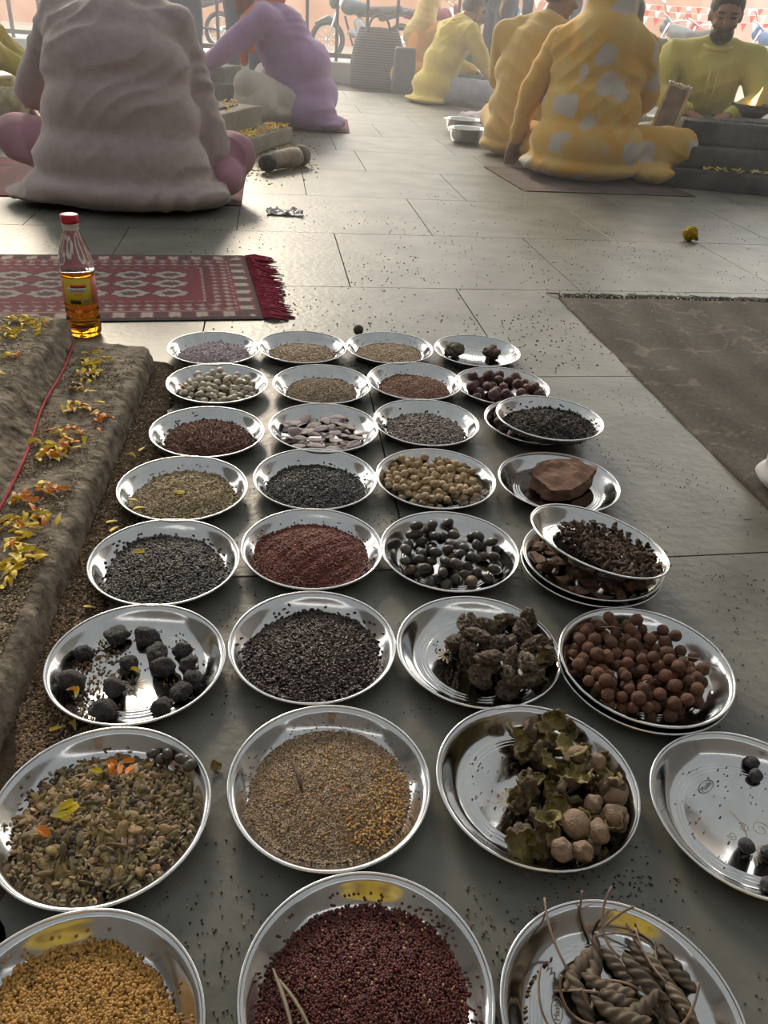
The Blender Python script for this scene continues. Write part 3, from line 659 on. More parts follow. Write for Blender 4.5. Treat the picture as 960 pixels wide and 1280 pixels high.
tw = [(-.040, .034, .9, 0), (-.020, .045, 1.3, 0), (-.038, .006, -1.2, 0), (-.018, .018, -.35, 1), (.000, .004, -.25, 1), (.004, .036, -1.0, 0), (.026, .048, -1.1, 0), (.040, .028, -1.2, 1), (.056, .010, -1.1, 0),
      (.030, .006, -1.35, 1), (-.006, -.024, -.3, 1), (-.034, -.030, -.2, 0), (.016, -.040, .1, 0), (.042, -.022, -1.0, 1), (.062, -.028, -1.2, 0), (-.012, -.052, -.3, 1), (.036, -.058, .2, 0), (.008, -.004, .5, 2),
      (-.048, -.052, .6, 0), (.056, .040, -.9, 0), (.018, .020, -.9, 2), (-.016, -.010, -.5, 2), (.048, .000, -1.2, 2)]
for i, (x, y, a, l) in enumerate(tw):
    o = put(M, 'twisted_pod', TW[i % 4], (x+.008, y+.010, .0095+l*.0085), Euler((rs.uniform(0, 3), rs.normal(0, .10), a+PI*(i % 3 == 0))), rs.uniform(.92, 1.12), 'twisted rope-like brown pod with a thin stalk on the nearest right plate', 'pod', 'twisted pods on the nearest plate')
    link('stalk', ST[i % 5], parent=o, rot=(rs.uniform(-.4, .4), 0, 0))
pts = [(-.082*math.cos(a), .075*math.sin(a), .0045) for a in rs.uniform(-.6, .9, 34)]
sprinkle('seed_crumbs', 'stray mustard seeds along the left side of the twisted pod plate', 'seeds', apply(M, np.array(pts)), (.0012, .0011, .0011), [(.5, .27, .09), (.20, .09, .05)], base=ICO2, jag=.05)
for k, (a, b) in enumerate((((-.083, .016), (-.046, -.07)), ((-.080, .010), (-.028, -.06)))):
    V = []; 
    for t in np.linspace(0, 1, 9):
        x = a[0]+(b[0]-a[0])*t; y = a[1]+(b[1]-a[1])*t+.006*math.sin(t*3); w = .0018*math.sin(PI*min(1, t+.15))+.0003; z = .016+.006*math.sin(t*3)
        V += [(x-w, y, z), (x, y, z+.0008), (x+w, y+.0005, z), (x, y, z-.0005)]
    Fc = [[i*4+j, i*4+(j+1) % 4, (i+1)*4+(j+1) % 4, (i+1)*4+j] for i in range(8) for j in range(4)]
    o = link('dry_blade', mesh_np('blade', apply(M82, np.array(V)), Fc)); o.data.materials.append(mat('dry_grass', (.33, .27, .18), .6)); tag(o, ('longer' if k == 0 else 'shorter')+' dry straw blade at the left of the dark red seeds', 'straw')

# etched decoration on the bare plate floors
def etch(M, cx, cy, rz, lw=1., flower=True, oval=True, swirl=True, pl_obj=None):
    mb = MB(); z = .00245
    def ribbon(pts, w):
        V = []; n = len(pts)
        for i, p in enumerate(pts):
            q = np.array(pts[min(i+1, n-1)])-np.array(pts[max(i-1, 0)]); q = q/(np.linalg.norm(q)+1e-9); nn = np.array([-q[1], q[0]])*w/2
            V += [(p[0]+nn[0], p[1]+nn[1], z), (p[0]-nn[0], p[1]-nn[1], z)]
        mb.add(V, [[2*i, 2*i+1, 2*i+3, 2*i+2] for i in range(n-1)])
    def rot(p): c, s = math.cos(rz), math.sin(rz); return (cx+p[0]*c-p[1]*s, cy+p[0]*s+p[1]*c)
    if flower:
        for k in range(13):
            a = 2*PI*k/13; L_ = .017 if k % 2 else .013; pts = []
            V = [(*rot((math.cos(a+da)*r, math.sin(a+da)*r)), z) for r, da in ((.003, 0), (L_*.5, .17), (L_*.85, .12), (L_, 0), (L_*.85, -.12), (L_*.5, -.17))]
            mb.add(V, [[0, 5, 4, 3, 2, 1]])
    if swirl:
        for (sx, sy, R0, sg, a0) in ((.024, .026, .010, 1, 0), (.006, .030, .006, -1, 2), (-.012, .022, .0055, 1, 3), (.036, .012, .010, -1, 1)):
            ribbon([rot((sx+math.cos(a0+sg*t)*R0*(1-t/11), sy+math.sin(a0+sg*t)*R0*(1-t/11))) for t in np.linspace(0, 9, 46)], .0011)
        ribbon([rot((.002+.004*math.sin(t*3), .012+.04*t)) for t in np.linspace(0, 1, 14)], .0016)
    return mb, rot
for (nm, M, cx, cy, rz) in (('74', M74, -.006, -.038, .2), ('73', M73, -.030, -.012, 1.), ('63', M63, -.040, .006, .4), ('61', M61, .0, -.02, 1.5)):
    mb, rot = etch(M, cx, cy, rz, swirl=(nm in ('74',)))
    own = [o for o in COL.objects if o.name.startswith('steel_plate')]
    tgt = min(own, key=lambda o: (o.matrix_basis.translation-M.translation).length)
    me = mesh_np('etching', mb.v, mb.f, False)
    me.transform(tgt.matrix_basis.inverted() @ M); me.materials.append(ETCH); link('etching', me, parent=tgt)
# the oval maker's mark on the bare plate
def text_mesh(s, size, ext=.0):
    c = bpy.data.curves.new('t', 'FONT'); c.body = s; c.size = size; c.extrude = ext; c.align_x = 'CENTER'; c.align_y = 'CENTER'
    o = bpy.data.objects.new('t', c); COL.objects.link(o); bpy.context.view_layer.update()
    me = bpy.data.meshes.new_from_object(o.evaluated_get(bpy.context.evaluated_depsgraph_get())); bpy.data.objects.remove(o); return me
for (M, px, py, rz, sc_, tx) in ((M74, 883, 982, .75, 1., 'Maahi'), (M83, 697, 1262, 1.45, .9, 'Maahi')):
    x, y = at(px, py, .004); c = M.inverted() @ Vector((x, y, 0)); mb = MB(); n = 40; V = []
    for r in (1., .90):
        for k in range(n): a = 2*PI*k/n; V.append((.0135*r*math.cos(a), .0060*r*math.sin(a)*(1 if r == 1 else .97), 0))
    mb.add(V, [[k, (k+1) % n, n+(k+1) % n, n+k] for k in range(n)])
    own = [o for o in COL.objects if o.name.startswith('steel_plate')]; tgt = min(own, key=lambda o: (o.matrix_basis.translation-M.translation).length)
    T = tgt.matrix_basis.inverted() @ M @ Matrix.Translation((c.x, c.y, .0026)) @ Matrix.Rotation(rz, 4, 'Z') @ Matrix.Scale(sc_, 4)
    me = mesh_np('maker_mark', mb.v, mb.f, False); me.transform(T); me.materials.append(mat('dark_etch', (.25, .23, .19), .5, .6)); mk = link('maker_mark', me, parent=tgt)
    t = text_mesh(tx, .0082); t.transform(T @ Matrix.Translation((0, 0, .0001))); t.materials.append(MATS['dark_etch']); link('lettering', t, parent=tgt)

# ================================================================== stepped concrete altar on the left, string and petals
M_ALT = mat('rough_concrete', (.11, .085, .06), .92, col2=(.36, .30, .225), scale=34, detail=14, bump=1., bscale=58, lo=.32, hi=.7)
al = empty('fire_altar', (-.75, 1., 0)); tag(al, 'two-stepped rough concrete fire altar strewn with marigold petals', 'altar')
def ystrip(name, rails, closed_far=True):
    """rails: list of functions t -> (x, y, z); t runs 0 (far) to 1 (near)"""
    ny = 260; dens = []
    V = []; cols_ = []
    ts = np.linspace(0, 1, ny)
    sub = []
    for a in range(len(rails)-1):
        L_ = (Vector(rails[a](.5))-Vector(rails[a+1](.5))).length; k = max(1, int(L_/.007)); sub += [(a, j/k) for j in range(k)]
    sub.append((len(rails)-2, 1.))
    w = len(sub)
    for t in ts:
        for a, u in sub:
            P = Vector(rails[a](t)).lerp(Vector(rails[a+1](t)), u)
            n = noise.noise(P*9)*.0025+noise.noise(P*35)*.0020+noise.noise(P*90)*.0022+noise.noise(P*170)*.0012
            V.append((P.x+n*.8, P.y, P.z+n*(.9 if P.z > .02 else .2)))
    Fc = [[i*w+k, i*w+k+1, (i+1)*w+k+1, (i+1)*w+k] for i in range(ny-1) for k in range(w-1)]
    n0 = len(V)
    for k in range(w): V.append((V[k][0], V[k][1]+.004, -.005))
    Fc += [[k, n0+k, n0+k+1, k+1] for k in range(w-1)]
    return mesh_np(name, V, Fc, True)
def ln(x0, x1, z, y0=1.69, y1=.05): return lambda t: (x0+(x1-x0)*t, y0+(y1-y0)*t+(.012*(1-t) if t < .01 else 0), z)
yy = lambda y: (1.69-y)/1.64
low = [ln(-.552, -.333, -.004), ln(-.556, -.338, .030), ln(-.562, -.345, .046), ln(-.576, -.360, .0515), ln(-.72, -.50, .0515), ln(-1.35, -1.2, .0515)]
o = link('lower_step', ystrip('lower_step', low), M_ALT, al); o.location = -al.location
upp = [ln(-.728, -.382, .045), ln(-.744, -.520, .094), ln(-.752, -.535, .101), ln(-.772, -.56, .1035), ln(-1.5, -1.4, .1035)]
o = link('upper_step', ystrip('upper_step', upp), M_ALT, al); o.location = -al.location
pts = [(-.727+.346*t+.004*math.sin(t*23), 1.685-1.64*t, .0545+.0015*math.sin(t*40)) for t in np.linspace(0, .99, 60)]
pts = [(-.728, 1.70, .03), (-.728, 1.697, .05)]+pts
V, Fc = tube_v(pts, .0024, 8); o = link('red_string', mesh_np('string', [tuple(a) for a in V], Fc)); o.data.materials.append(mat('red_string', (.42, .02, .035), .75, bump=.4, bscale=300, col2=(.55, .05, .06))); tag(o, 'red string laid along the foot of the upper altar step', 'string')

PETY = (.88, .62, .02); PETO = (.86, .25, .012); PALE = (.72, .66, .48)
def petal_mesh(s, col, L_=.016, W_=.0066):
    n = 8; V = []; C = []
    for side in (0, 1):
        for i in range(n+1):
            t = i/n; w = W_*(.22+.78*math.sin(PI*min(1, t*.62+.05))**1.4)*(1 if t < .95 else .7)/1.; cz = .006*math.sin(t*PI*(.5+.2*(s % 3)))*(.3+.3*(s % 3)); bx = .002*math.sin(s*2.3)*t*t*2
            for k in (-1, -.4, .4, 1):
                V.append((t*L_-L_/2, k*w/2+bx, cz+.0013*k*k*(1+.6*math.sin(s))-side*.0004+.0006*math.sin(k*9+s)))
                q = max(0, min(1, (t-.12)/.22)); v_ = 1+.12*math.sin(k*7+s); C.append([(PALE[j]*(1-q)+col[j]*q)*v_ for j in range(3)])
    Fc = []; m_ = (n+1)*4
    for i in range(n):
        for k in range(3):
            a, b, c, d = i*4+k, i*4+k+1, (i+1)*4+k+1, (i+1)*4+k; Fc += [[a, b, c, d], [m_+a, m_+d, m_+c, m_+b]]
        Fc += [[i*4, (i+1)*4, m_+(i+1)*4, m_+i*4], [i*4+3, m_+i*4+3, m_+(i+1)*4+3, (i+1)*4+3]]
    me = mesh_np('petal', V, Fc, True, np.array(C)); me.materials.append(M_PETAL); return me
M_PETAL = mat('petal', (1, 1, 1), .55, attr=True, sheen=.2)
PY = [petal_mesh(s, PETY) for s in range(5)]; PO = [petal_mesh(s+7, PETO, .016) for s in range(4)]
ZS = {'low': .055, 'up': .107}
clusters = [('low', 120, 450, 22, 9, 22, .03), ('low', 112, 468, 20, 10, 22, .05), ('low', 100, 485, 16, 9, 12, .5), ('low', 96, 510, 22, 8, 20, .25), ('low', 132, 522, 14, 6, 9, .8), ('low', 82, 545, 22, 10, 20, .4), ('low', 76, 560, 22, 10, 26, .3),
            ('low', 130, 545, 14, 7, 5, .5), ('low', 68, 570, 22, 9, 22, .1), ('low', 62, 612, 20, 9, 13, .6), ('low', 25, 625, 22, 8, 14, .7), ('low', 52, 648, 16, 10, 14, .2), ('low', 25, 660, 26, 12, 26, .15), ('low', 20, 684, 22, 11, 24, .1),
            ('low', 14, 705, 20, 11, 16, .05), ('low', 50, 700, 10, 8, 6, .1), ('low', 8, 728, 12, 9, 8, .1), ('up', 30, 402, 34, 9, 34, .05), ('up', 55, 412, 22, 10, 22, .05), ('up', 12, 418, 18, 12, 18, .05), ('up', 20, 445, 18, 8, 12, .3), ('up', 5, 465, 9, 10, 5, .1), ('up', 4, 492, 6, 6, 3, .1)]
npet = 0
for st, cx, cy, sx, sy, n, po in clusters:
    for i in range(int(n*.80)):
        px, py = cx+rs.normal(0, sx*.5), cy+rs.normal(0, sy*.5); x, y = at(px, py, ZS[st])
        orange = rs.uniform() < po
        xl = -.556+.133*(1.69-y) if st == 'low' else -.757+.14*(1.69-y)
        if x > xl-.012 or y > 1.68: continue
        if st == 'low' and x < -.728+.211*(1.69-y)+.008: continue
        o = link('marigold_petal', (PO if orange else PY)[rs.randint(4)], loc=(x, y, ZS[st]-.0015+abs(rs.normal(0, .0025))), rot=(rs.normal(0, .35), rs.normal(0, .25), rs.uniform(0, 6.28)), sc=rs.uniform(1.0, 1.5))
        stn = 'lower' if st == 'low' else 'upper'; npet += 1
        tag(o, ('orange' if orange else 'yellow')+' marigold petal strewn on the '+stn+' altar step', 'petal', ('orange' if orange else 'yellow')+' petals on the '+stn+' altar step')
def lone(px, py, z, orange, label, s=1., rz=None, M=None):
    x, y = at(px, py, z)
    o = link('marigold_petal', (PO if orange else PY)[rs.randint(4)], loc=(x, y, z), rot=(.2, .1, rs.uniform(0, 6) if rz is None else rz), sc=s); tag(o, label, 'petal')
lone(222, 617, .022, 0, 'yellow petal in the middle of the husky seeds', 1.3); lone(168, 628, .022, 0, 'yellow petal at the left rim of the husky seeds', 1.2); lone(176, 638, .020, 0, 'long yellow petal at the front left of the husky seeds', 1.4)
lone(172, 691, .022, 0, 'yellow petal on the speckled grey-black seeds', 1.2, .4); lone(227, 484, .022, 1, 'orange petal on the cream beans', 1.3)
lone(168, 838, .012, 0, 'yellow petal among the black galls', .9); lone(96, 866, .014, 0, 'orange-yellow petal at the left of the gall plate', 1.1, 1.8); lone(90, 862, .016, 1, 'orange petal tip at the left of the gall plate', .8)
for k, (px, py, a) in enumerate(((137, 955, .2), (141, 961, -.9), (150, 960, -1.6), (164, 961, -2.3), (158, 953, .4))): lone(px, py, .024, 1, 'slender orange petal of the star-like cluster on the mixed herbs, ' + ('leftmost', 'second from left', 'middle one', 'rightmost', 'topmost')[k], 1.0, a)
for k, (px, py, a) in enumerate(((80, 1012, .5), (76, 1020, .1), (88, 1016, .9))): lone(px, py, .024, 0, ('upper', 'lower', 'right')[k]+' bright yellow petal of the three left on the mixed herbs', 1.25, a)
lone(53, 1039, .024, 1, 'orange petal at the left of the mixed herbs', 1.3, -.3); lone(119, 964, .022, 0, 'pale yellow petal near the orange cluster on the herbs', .9, 0)
for k, (px, py) in enumerate(((164, 570), (178, 562), (140, 653), (143, 662), (112, 760), (72, 912), (90, 908))): lone(px, py, .004, 0, 'yellow petal on the dusty floor between altar and plates' + (' at the far end', ' near the third row', ' beside the fifth-row plate', ' just below its neighbour', ' next to the sixth row', ' above the herb plate', ' touching the herb plate rim')[k], 1.1)
# grit on the altar and on the floor
def on_floor(n, quad, z=.0012, dens=None):
    out = []
    while len(out) < n:
        px = rs.uniform(quad[0], quad[2]); py = rs.uniform(quad[1], quad[3]); x, y = at(px, py, z)
        if dens is None or dens(px, py, x, y): out.append((x, y, z))
    return out
def alt_edge(y): return -.556+.133*(1.69-y)
g1 = on_floor(2600, (0, 430, 190, 960), .0535, lambda px, py, x, y: x < alt_edge(y)-.02 and x > -.728+.211*(1.69-y)+.004 and y < 1.67 and noise.noise(Vector((x*14, y*9, 0)))+.25 > rs.uniform(0, .6))
sprinkle('altar_crumbs', 'brown and straw-coloured crumbs scattered on the lower altar step', 'crumbs', g1, (.0019, .0013, .0009), [(.26, .18, .10), (.42, .33, .2), (.12, .08, .05), (.6, .5, .33)], [4, 2, 4, .7], mt=CHIP)
g1 = on_floor(300, (0, 395, 85, 500), .1055, lambda px, py, x, y: x < -.757+.14*(1.69-y) and y < 1.67)
sprinkle('altar_crumbs', 'pale crumbs scattered on the upper altar step', 'crumbs', g1, (.0022, .0014, .0009), [(.42, .35, .2), (.2, .15, .1)], mt=CHIP)
bm = bmesh.new(); rows = []
for i in range(90):
    y_ = 1.74-1.6*i/89; w = .035+.065*(noise.noise(Vector((0, y_*6, 2)))+.5)+.03*noise.noise(Vector((0, y_*30, 2))); xe = alt_edge(y_)-.01
    rows.append([bm.verts.new((xe+(w+.012)*k/6, y_, .0022*(1-(k/6)**2)+.0003+.0008*noise.noise(Vector((k, y_*40, 1))))) for k in range(7)])
for i in range(89):
    for k in range(6): bm.faces.new((rows[i][k], rows[i+1][k], rows[i+1][k+1], rows[i][k+1]))
bmesh.ops.solidify(bm, geom=bm.faces[:], thickness=.0008)
o = link('dirt', bm_mesh('dirt', bm, True), mat('brown_dirt', (.10, .07, .045), .95, col2=(.19, .14, .09), scale=60, bump=.8, bscale=220)); tag(o, 'brown dirt swept against the foot of the altar', 'dirt', kind='stuff')
def free(x, y):
    for k, (X_, Y_) in PP.items():
        if (x-X_)**2+(y-Y_)**2 < .107**2: return False
    return True
g2 = on_floor(6500, (20, 455, 230, 1000), .0026, lambda px, py, x, y: x > alt_edge(y)+.004 and y < 1.72 and x < alt_edge(y)+.02+.11*rs.uniform(0, 1)**1.6)
sprinkle('husk_litter', 'brown husk litter gathered on the floor along the foot of the altar', 'litter', g2, (.0024, .0015, .0010), [(.20, .125, .07), (.33, .23, .14), (.12, .075, .045), (.5, .4, .28)], [4, 3, 3, .4], mt=CHIP)
g3 = [p for p in on_floor(2600, (0, 420, 960, 1280), .001, lambda px, py, x, y: x > alt_edge(y)+.01 and noise.noise(Vector((x*6, y*6, 3)))+.15 > rs.uniform(0, .7)) if free(p[0], p[1]+.0)]
sprinkle('seed_spill', 'tiny dark and golden seeds spilled on the floor between the plates', 'seeds', g3, (.0012, .0011, .0010), [(.05, .04, .03), (.42, .28, .12), (.16, .10, .06)], [5, 2, 3], mt=GLOSSG)
g4 = on_floor(1500, (230, 240, 960, 480), .001, lambda px, py, x, y: noise.noise(Vector((x*2, y*2, 7)))+.35 > rs.uniform(0, .8))
sprinkle('black_specks', 'black specks of soot and seed on the far paving', 'specks', g4, (.0026, .0022, .0012), [(.03, .028, .025), (.08, .06, .045)], mt=GRAIN)
x, y = at(448, 414, .01); v, f = lumpy(ICO4, 301, .06, 2); me = mesh_np('nut', v, f); me.materials.append(MATS['dark_twig']); o = link('dark_nut', me, loc=(x, y, .0135), sc=.0135); tag(o, 'single dark nut on the floor behind the far plates', 'nut')
x, y = at(270, 957, .006); me = shell_mesh(33, .8, .2, (.5, .36, .12), (.3, .2, .08), 1.6); me.materials.append(M_PEEL); o = link('husk_cup', me, loc=(x, y, .0065), rot=(.5, .3, 0), sc=.0062); tag(o, 'small golden husk cup on the floor right of the herb plate', 'husk')
# marigold head on the far paving
x, y = at(862, 295, .02); mb_v, mb_f = lumpy(ICO4, 12, .10, 2.2, .10, 7); me = mesh_np('bloom', mb_v, mb_f)
me.materials.append(mat('marigold_bloom', (.70, .42, .01), .7, col2=(.85, .58, .03), scale=30, bump=.8, bscale=60)); fo = empty('marigold_flower', (x, y, .0)); link('bloom', me, parent=fo, loc=(0, 0, .030), sc=(.033, .033, .030)); 
bm = bmesh.new(); bmesh.ops.create_cone(bm, segments=10, radius1=.005, radius2=.009, depth=.012, cap_ends=True); link('calyx', bm_mesh('calyx', bm), mat('green_calyx', (.12, .16, .04), .7), fo, loc=(.027, -.01, .012), rot=(0, 1.2, 0)); tag(fo, 'yellow marigold flower head alone on the paving', 'flower')

# ================================================================== oil bottle
bo = empty('oil_bottle', (-.779, 1.885, 0)); tag(bo, 'clear plastic bottle of amber oil with red cap behind the altar', 'bottle')
G = mat('clear_plastic', (.97, .97, .96), .04, trans=1., ior=1.22)
OIL = mat('amber_oil', (.90, .36, .02), .02, trans=1., ior=1.40)
outl = [(.0005, .002), (.030, .0015), (.0375, .006), (.0395, .014), (.0400, .028), (.0378, .033), (.0400, .038), (.0400, .050), (.0378, .055), (.0400, .060), (.0400, .072), (.0382, .077), (.0398, .083), (.0390, .085), (.0390, .150), (.0400, .153), (.0404, .165),
        (.0390, .185), (.0340, .208), (.0255, .232), (.0190, .250), (.0165, .258), (.0160, .272)]
mb = MB().lathe(outl, 48); link('shell', mb.mesh('shell'), G, bo)
liq = [(.0005, .004)]+[(r-.0016, z) for r, z in outl[1:15]]+[(.0376, .150), (.0375, .157), (.0005, .157)]
mb = MB().lathe(liq, 48); link('oil', mb.mesh('oil'), OIL, bo)
mb = MB().lathe([(.0183, .2555), (.0183, .266), (.0195, .2665), (.0195, .2685), (.0172, .269)], 40); link('neck_ring', mb.mesh('neck_ring'), mat('white_plastic', (.78, .76, .72), .4), bo)
cp = [(.0004, .2885), (.0185, .2885), (.0200, .2875), (.0203, .270), (.0180, .269)]; mb = MB().lathe(cp, 60); link('cap', mb.mesh('cap'), mat('red_plastic', (.62, .03, .05), .35), bo)
def wrap(name, r, a0, a1, z0, z1, mt, n=24, par=None):
    V = []; 
    for i in range(n+1):
        a = a0+(a1-a0)*i/n
        for z in (z0, z1): V += [(r*math.cos(a), r*math.sin(a), z), ((r-.0003)*math.cos(a), (r-.0003)*math.sin(a), z)]
    Fc = []
    for i in range(n): p = i*4; q = p+4; Fc += [[p, q, q+2, p+2], [p+1, p+3, q+3, q+1], [p+2, q+2, q+3, p+3], [p, p+1, q+1, q]]
    return link(name, mesh_np(name, V, Fc), mt, par or bo)
fa = -PI/2+.36
lab = wrap('label', .0395, fa-2.6, fa+2.6, .0855, .1495, mat('pink_red_label', (.62, .12, .09), .5, col2=(.75, .22, .17), scale=18), 60)
wrap('yellow_panel', .0398, fa-.98, fa+.72, .0865, .1490, mat('yellow_label', (.82, .56, .03), .45, col2=(.72, .60, .05), scale=22), 30, lab)
wrap('white_banner', .0400, fa-.70, fa+.42, .117, .1285, mat('white_ink', (.80, .78, .78), .5), 24, lab)
wrap('red_banner', .0401, fa-.50, fa+.42, .1275, .1345, mat('red_ink', (.65, .04, .03), .5), 24, lab)
wrap('black_seed_picture', .0400, fa-.60, fa+.02, .089, .0985, mat('black_ink', (.02, .02, .02), .5), 16, lab)
wrap('grey_panel', .0400, fa+.20, fa+.46, .0935, .102, mat('grey_ink', (.30, .30, .25), .5), 8, lab)
def wraptext(s, size, r, a, z, mt, name):
    t = text_mesh(s, size)
    for v in t.vertices: q = a+v.co.x/r; h = v.co.y; v.co = (r*math.cos(q), r*math.sin(q), z+h)
    t.materials.append(mt); link(name, t, parent=lab)
wraptext('Mahakosh', .0088, .0403, fa-.14, .1222, mat('blue_ink', (.05, .06, .30), .5), 'lettering')
wraptext('Til Oil', .0072, .0403, fa-.10, .1115, mat('maroon_ink', (.35, .03, .02), .5), 'lettering')

# ================================================================== rugs
def painted_rug(name, P0, ux, L_, W_, fn, label, step=.006, thick=.006, mt=None, wave=.0, root=None):
    """P0 near-right corner; ux unit vector along the rug (leftwards), W_ across (away)"""
    nx, ny = int(L_/step), int(W_/step); ux = Vector((*ux, 0)).normalized(); uy = Vector((ux.y, -ux.x, 0))
    if uy.y < 0: uy = -uy
    a, b = np.meshgrid(np.linspace(0, L_, nx+1), np.linspace(0, W_, ny+1), indexing='ij')
    X = P0[0]+a*ux.x+b*uy.x; Y = P0[1]+a*ux.y+b*uy.y
    Z = thick+wave*(np.sin(a*9+b*13)*np.sin(a*4-b*7)+.5*np.sin(a*23+b*3))*.5
    Z[0, :] -= thick*.4; Z[-1, :] -= thick*.4; Z[:, 0] -= thick*.4; Z[:, -1] -= thick*.4
    C = fn(a, b)
    V = np.stack([X, Y, Z], -1).reshape(-1, 3); i, j = np.meshgrid(np.arange(nx), np.arange(ny), indexing='ij'); k = (i*(ny+1)+j).ravel()
    Fc = np.stack([k, k+1, k+ny+2, k+ny+1], 1)
    if uy.cross(ux).z < 0: Fc = Fc[:, ::-1]
    # skirt
    rim_i = [q for q in range(ny+1)]+[r*(ny+1)+ny for r in range(1, nx+1)]+[nx*(ny+1)+q for q in range(ny-1, -1, -1)]+[r*(ny+1) for r in range(nx-1, 0, -1)]
    n0 = len(V); VB = V[rim_i].copy(); VB[:, 2] = 0; V = np.concatenate([V, VB]); m_ = len(rim_i)
    SK = np.array([[rim_i[q], rim_i[(q+1) % m_], n0+(q+1) % m_, n0+q] for q in range(m_)]); Fc = np.concatenate([Fc, SK])
    Cc = np.concatenate([C.reshape(-1, 3), C.reshape(-1, 3)[rim_i]])
    me = mesh_np('weave', V, Fc, True, Cc); me.materials.append(mt or M_WEAVE)
    e = root or empty(name, (0, 0, 0)); 
    if label: tag(e, label, 'rug')
    link('weave', me, parent=e); return e, ux, uy
M_WEAVE = mat('rug_weave', (.82, .82, .82), .95, attr=True, col2=(1.12, 1.12, 1.12), scale=140, bump=.5, bscale=350, sheen=.1)
RED = np.array((.20, .022, .035)); DRED = np.array((.13, .015, .025)); CRM = np.array((.46, .39, .33)); DK = np.array((.04, .03, .03))
def red_pattern(a, b):
    W_ = .64; C = np.tile(RED, a.shape+(1,)); d = np.minimum(np.minimum(b, W_-b), a)   # distance from the edge
    def setm(m, c): C[m] = c
    wob = .002*np.sin(a*170)*np.sin(b*190)
    d = d+wob
    blk = np.where(np.minimum(b, W_-b) < a, a, b)
    setm(d < .012, DK)
    m = (d >= .012) & (d < .062); q = np.floor(blk/.036).astype(int); fr = blk/.036-q
    setm(m, RED); setm(m & (q % 2 == 0) & (fr > .12) & (fr < .9) & (d > .018) & (d < .056), CRM); setm(m & (q % 2 == 1) & (fr > .1) & (fr < .9) & (d > .022) & (d < .052), DK*1.6)
    m = (d >= .070) & (d < .12); f1 = np.abs(((blk*28) % 1)-.5); f2 = np.abs(((d*30) % 1)-.5); setm(m & (f1+f2 < .34), CRM*.8); setm(m & (f1+f2 > .80), DK*1.5)
    setm((d > .066) & (d < .069), CRM*.7); setm((d > .122) & (d < .125), CRM*.6)
    setm((d >= .125) & (d < .15), RED*.8); setm((d > .148) & (d < .151), CRM*.7); m = d >= .151; C[m] = RED*1.05
    ca = .245+np.round((a-.245)/.112)*.112; cb = W_/2+np.clip(np.round((b-W_/2)/.092), -1, 1)*.092
    x = (a-ca)/.050; y = (b-cb)/.038; r = (np.abs(x)**1.5+np.abs(y)**1.5)**(1/1.5)+.08*np.sin(np.arctan2(y, x)*8)
    ok = (ca > .2)
    setm(ok & (r < 1.) & (r > .55), CRM*.95); setm(ok & (r <= .55), DK*2.2); setm(ok & (r < .25), RED); setm(ok & (r >= 1.) & (r < 1.13), DK*1.4)
    C *= (1+.16*rs.uniform(-1, 1, a.shape)[..., None]); C *= (.9+.18*np.sin(a*5+b*3)*np.sin(b*7))[..., None]
    return np.clip(C, 0, 1)
def fringe(e, P0, P1, out, L_, n, mt, seed=0, z=.004):
    mb = MB(); P0 = Vector((*P0, z)); P1 = Vector((*P1, z)); out = Vector((*out, 0))
    for i in range(n):
        p = P0.lerp(P1, (i+rs.uniform(0, .7))/n); l = L_*rs.uniform(.7, 1.15); d = (out+Vector((rs.normal(0, .22), rs.normal(0, .22), 0))).normalized(); s = Vector((-d.y, d.x, 0))*rs.normal(0, .010)
        mb.tube([p, p+d*l*.35+Vector((0, 0, .006))+s*.3, p+d*l*.7+s+Vector((0, 0, .002)), p+d*l+s*1.6-Vector((0, 0, .002))], [.0022, .0028, .0026, .0014], 5)
    o = link('fringe', mb.mesh('fringe'), mt, e); o['kind'] = 'stuff'
P0 = Vector((-.366, 2.09)); P1 = Vector((-.476, 2.74)); ux = Vector((-.9635, -.2650))
e, a_, b_ = painted_rug('red_rug', P0, ux, 1.75, .645, red_pattern, 'red patterned prayer rug with cream medallions behind the oil bottle')
ur = Vector((b_.x, b_.y))
fringe(e, P0, P0+ur*.645, (.96, .05), .085, 120, mat('red_yarn', (.24, .015, .04), .9, col2=(.33, .03, .07), scale=40))
def dark_pattern(a, b):
    c = np.array((.105, .092, .076)); C = np.tile(c, a.shape+(1,))
    for k in range(3):
        s = np.sin(a*(19+7*k)+2.2*np.sin(b*(15+5*k)+k))+np.sin(b*(23+4*k)+2*np.sin(a*(13+3*k))); m = np.abs(s) < .10
        w = (np.sin(a*5+k*2)*np.sin(b*6+k) > .25); C[m & w] = np.array((.18, .155, .125))
    C *= (1+.10*rs.uniform(-1, 1, a.shape)[..., None]); C *= (.92+.14*np.sin(b*40+3*np.sin(a*3)))[..., None]
    d = np.minimum(a, a*0+9); C[d < .01] = np.array((.05, .045, .04))
    return C
M_DARKW = mat('faded_weave', (.85, .85, .85), .95, attr=True, col2=(1.1, 1.1, 1.1), scale=90, bump=.4, bscale=260)
# dark mat: its left edge runs from (.50,2.50) to (.70,1.27)
dl = (Vector((.702, 1.268))-Vector((.500, 2.50))).normalized()
e2, q1, q2 = painted_rug('dark_rug', Vector((.500, 2.50)), dl, 2.3, 1.7, dark_pattern, 'faded dark brown rug lying at the right of the plates', .008, .006, M_DARKW, .006)
# far edge of that mat carries the fringe
uu = Vector((q2.x, q2.y)); fringe(e2, Vector((.500, 2.50)), Vector((.500, 2.50))+uu*1.7, (-dl.x, -dl.y), .055, 230, mat('grey_yarn', (.10, .095, .085), .95, col2=(.16, .15, .13), scale=40))
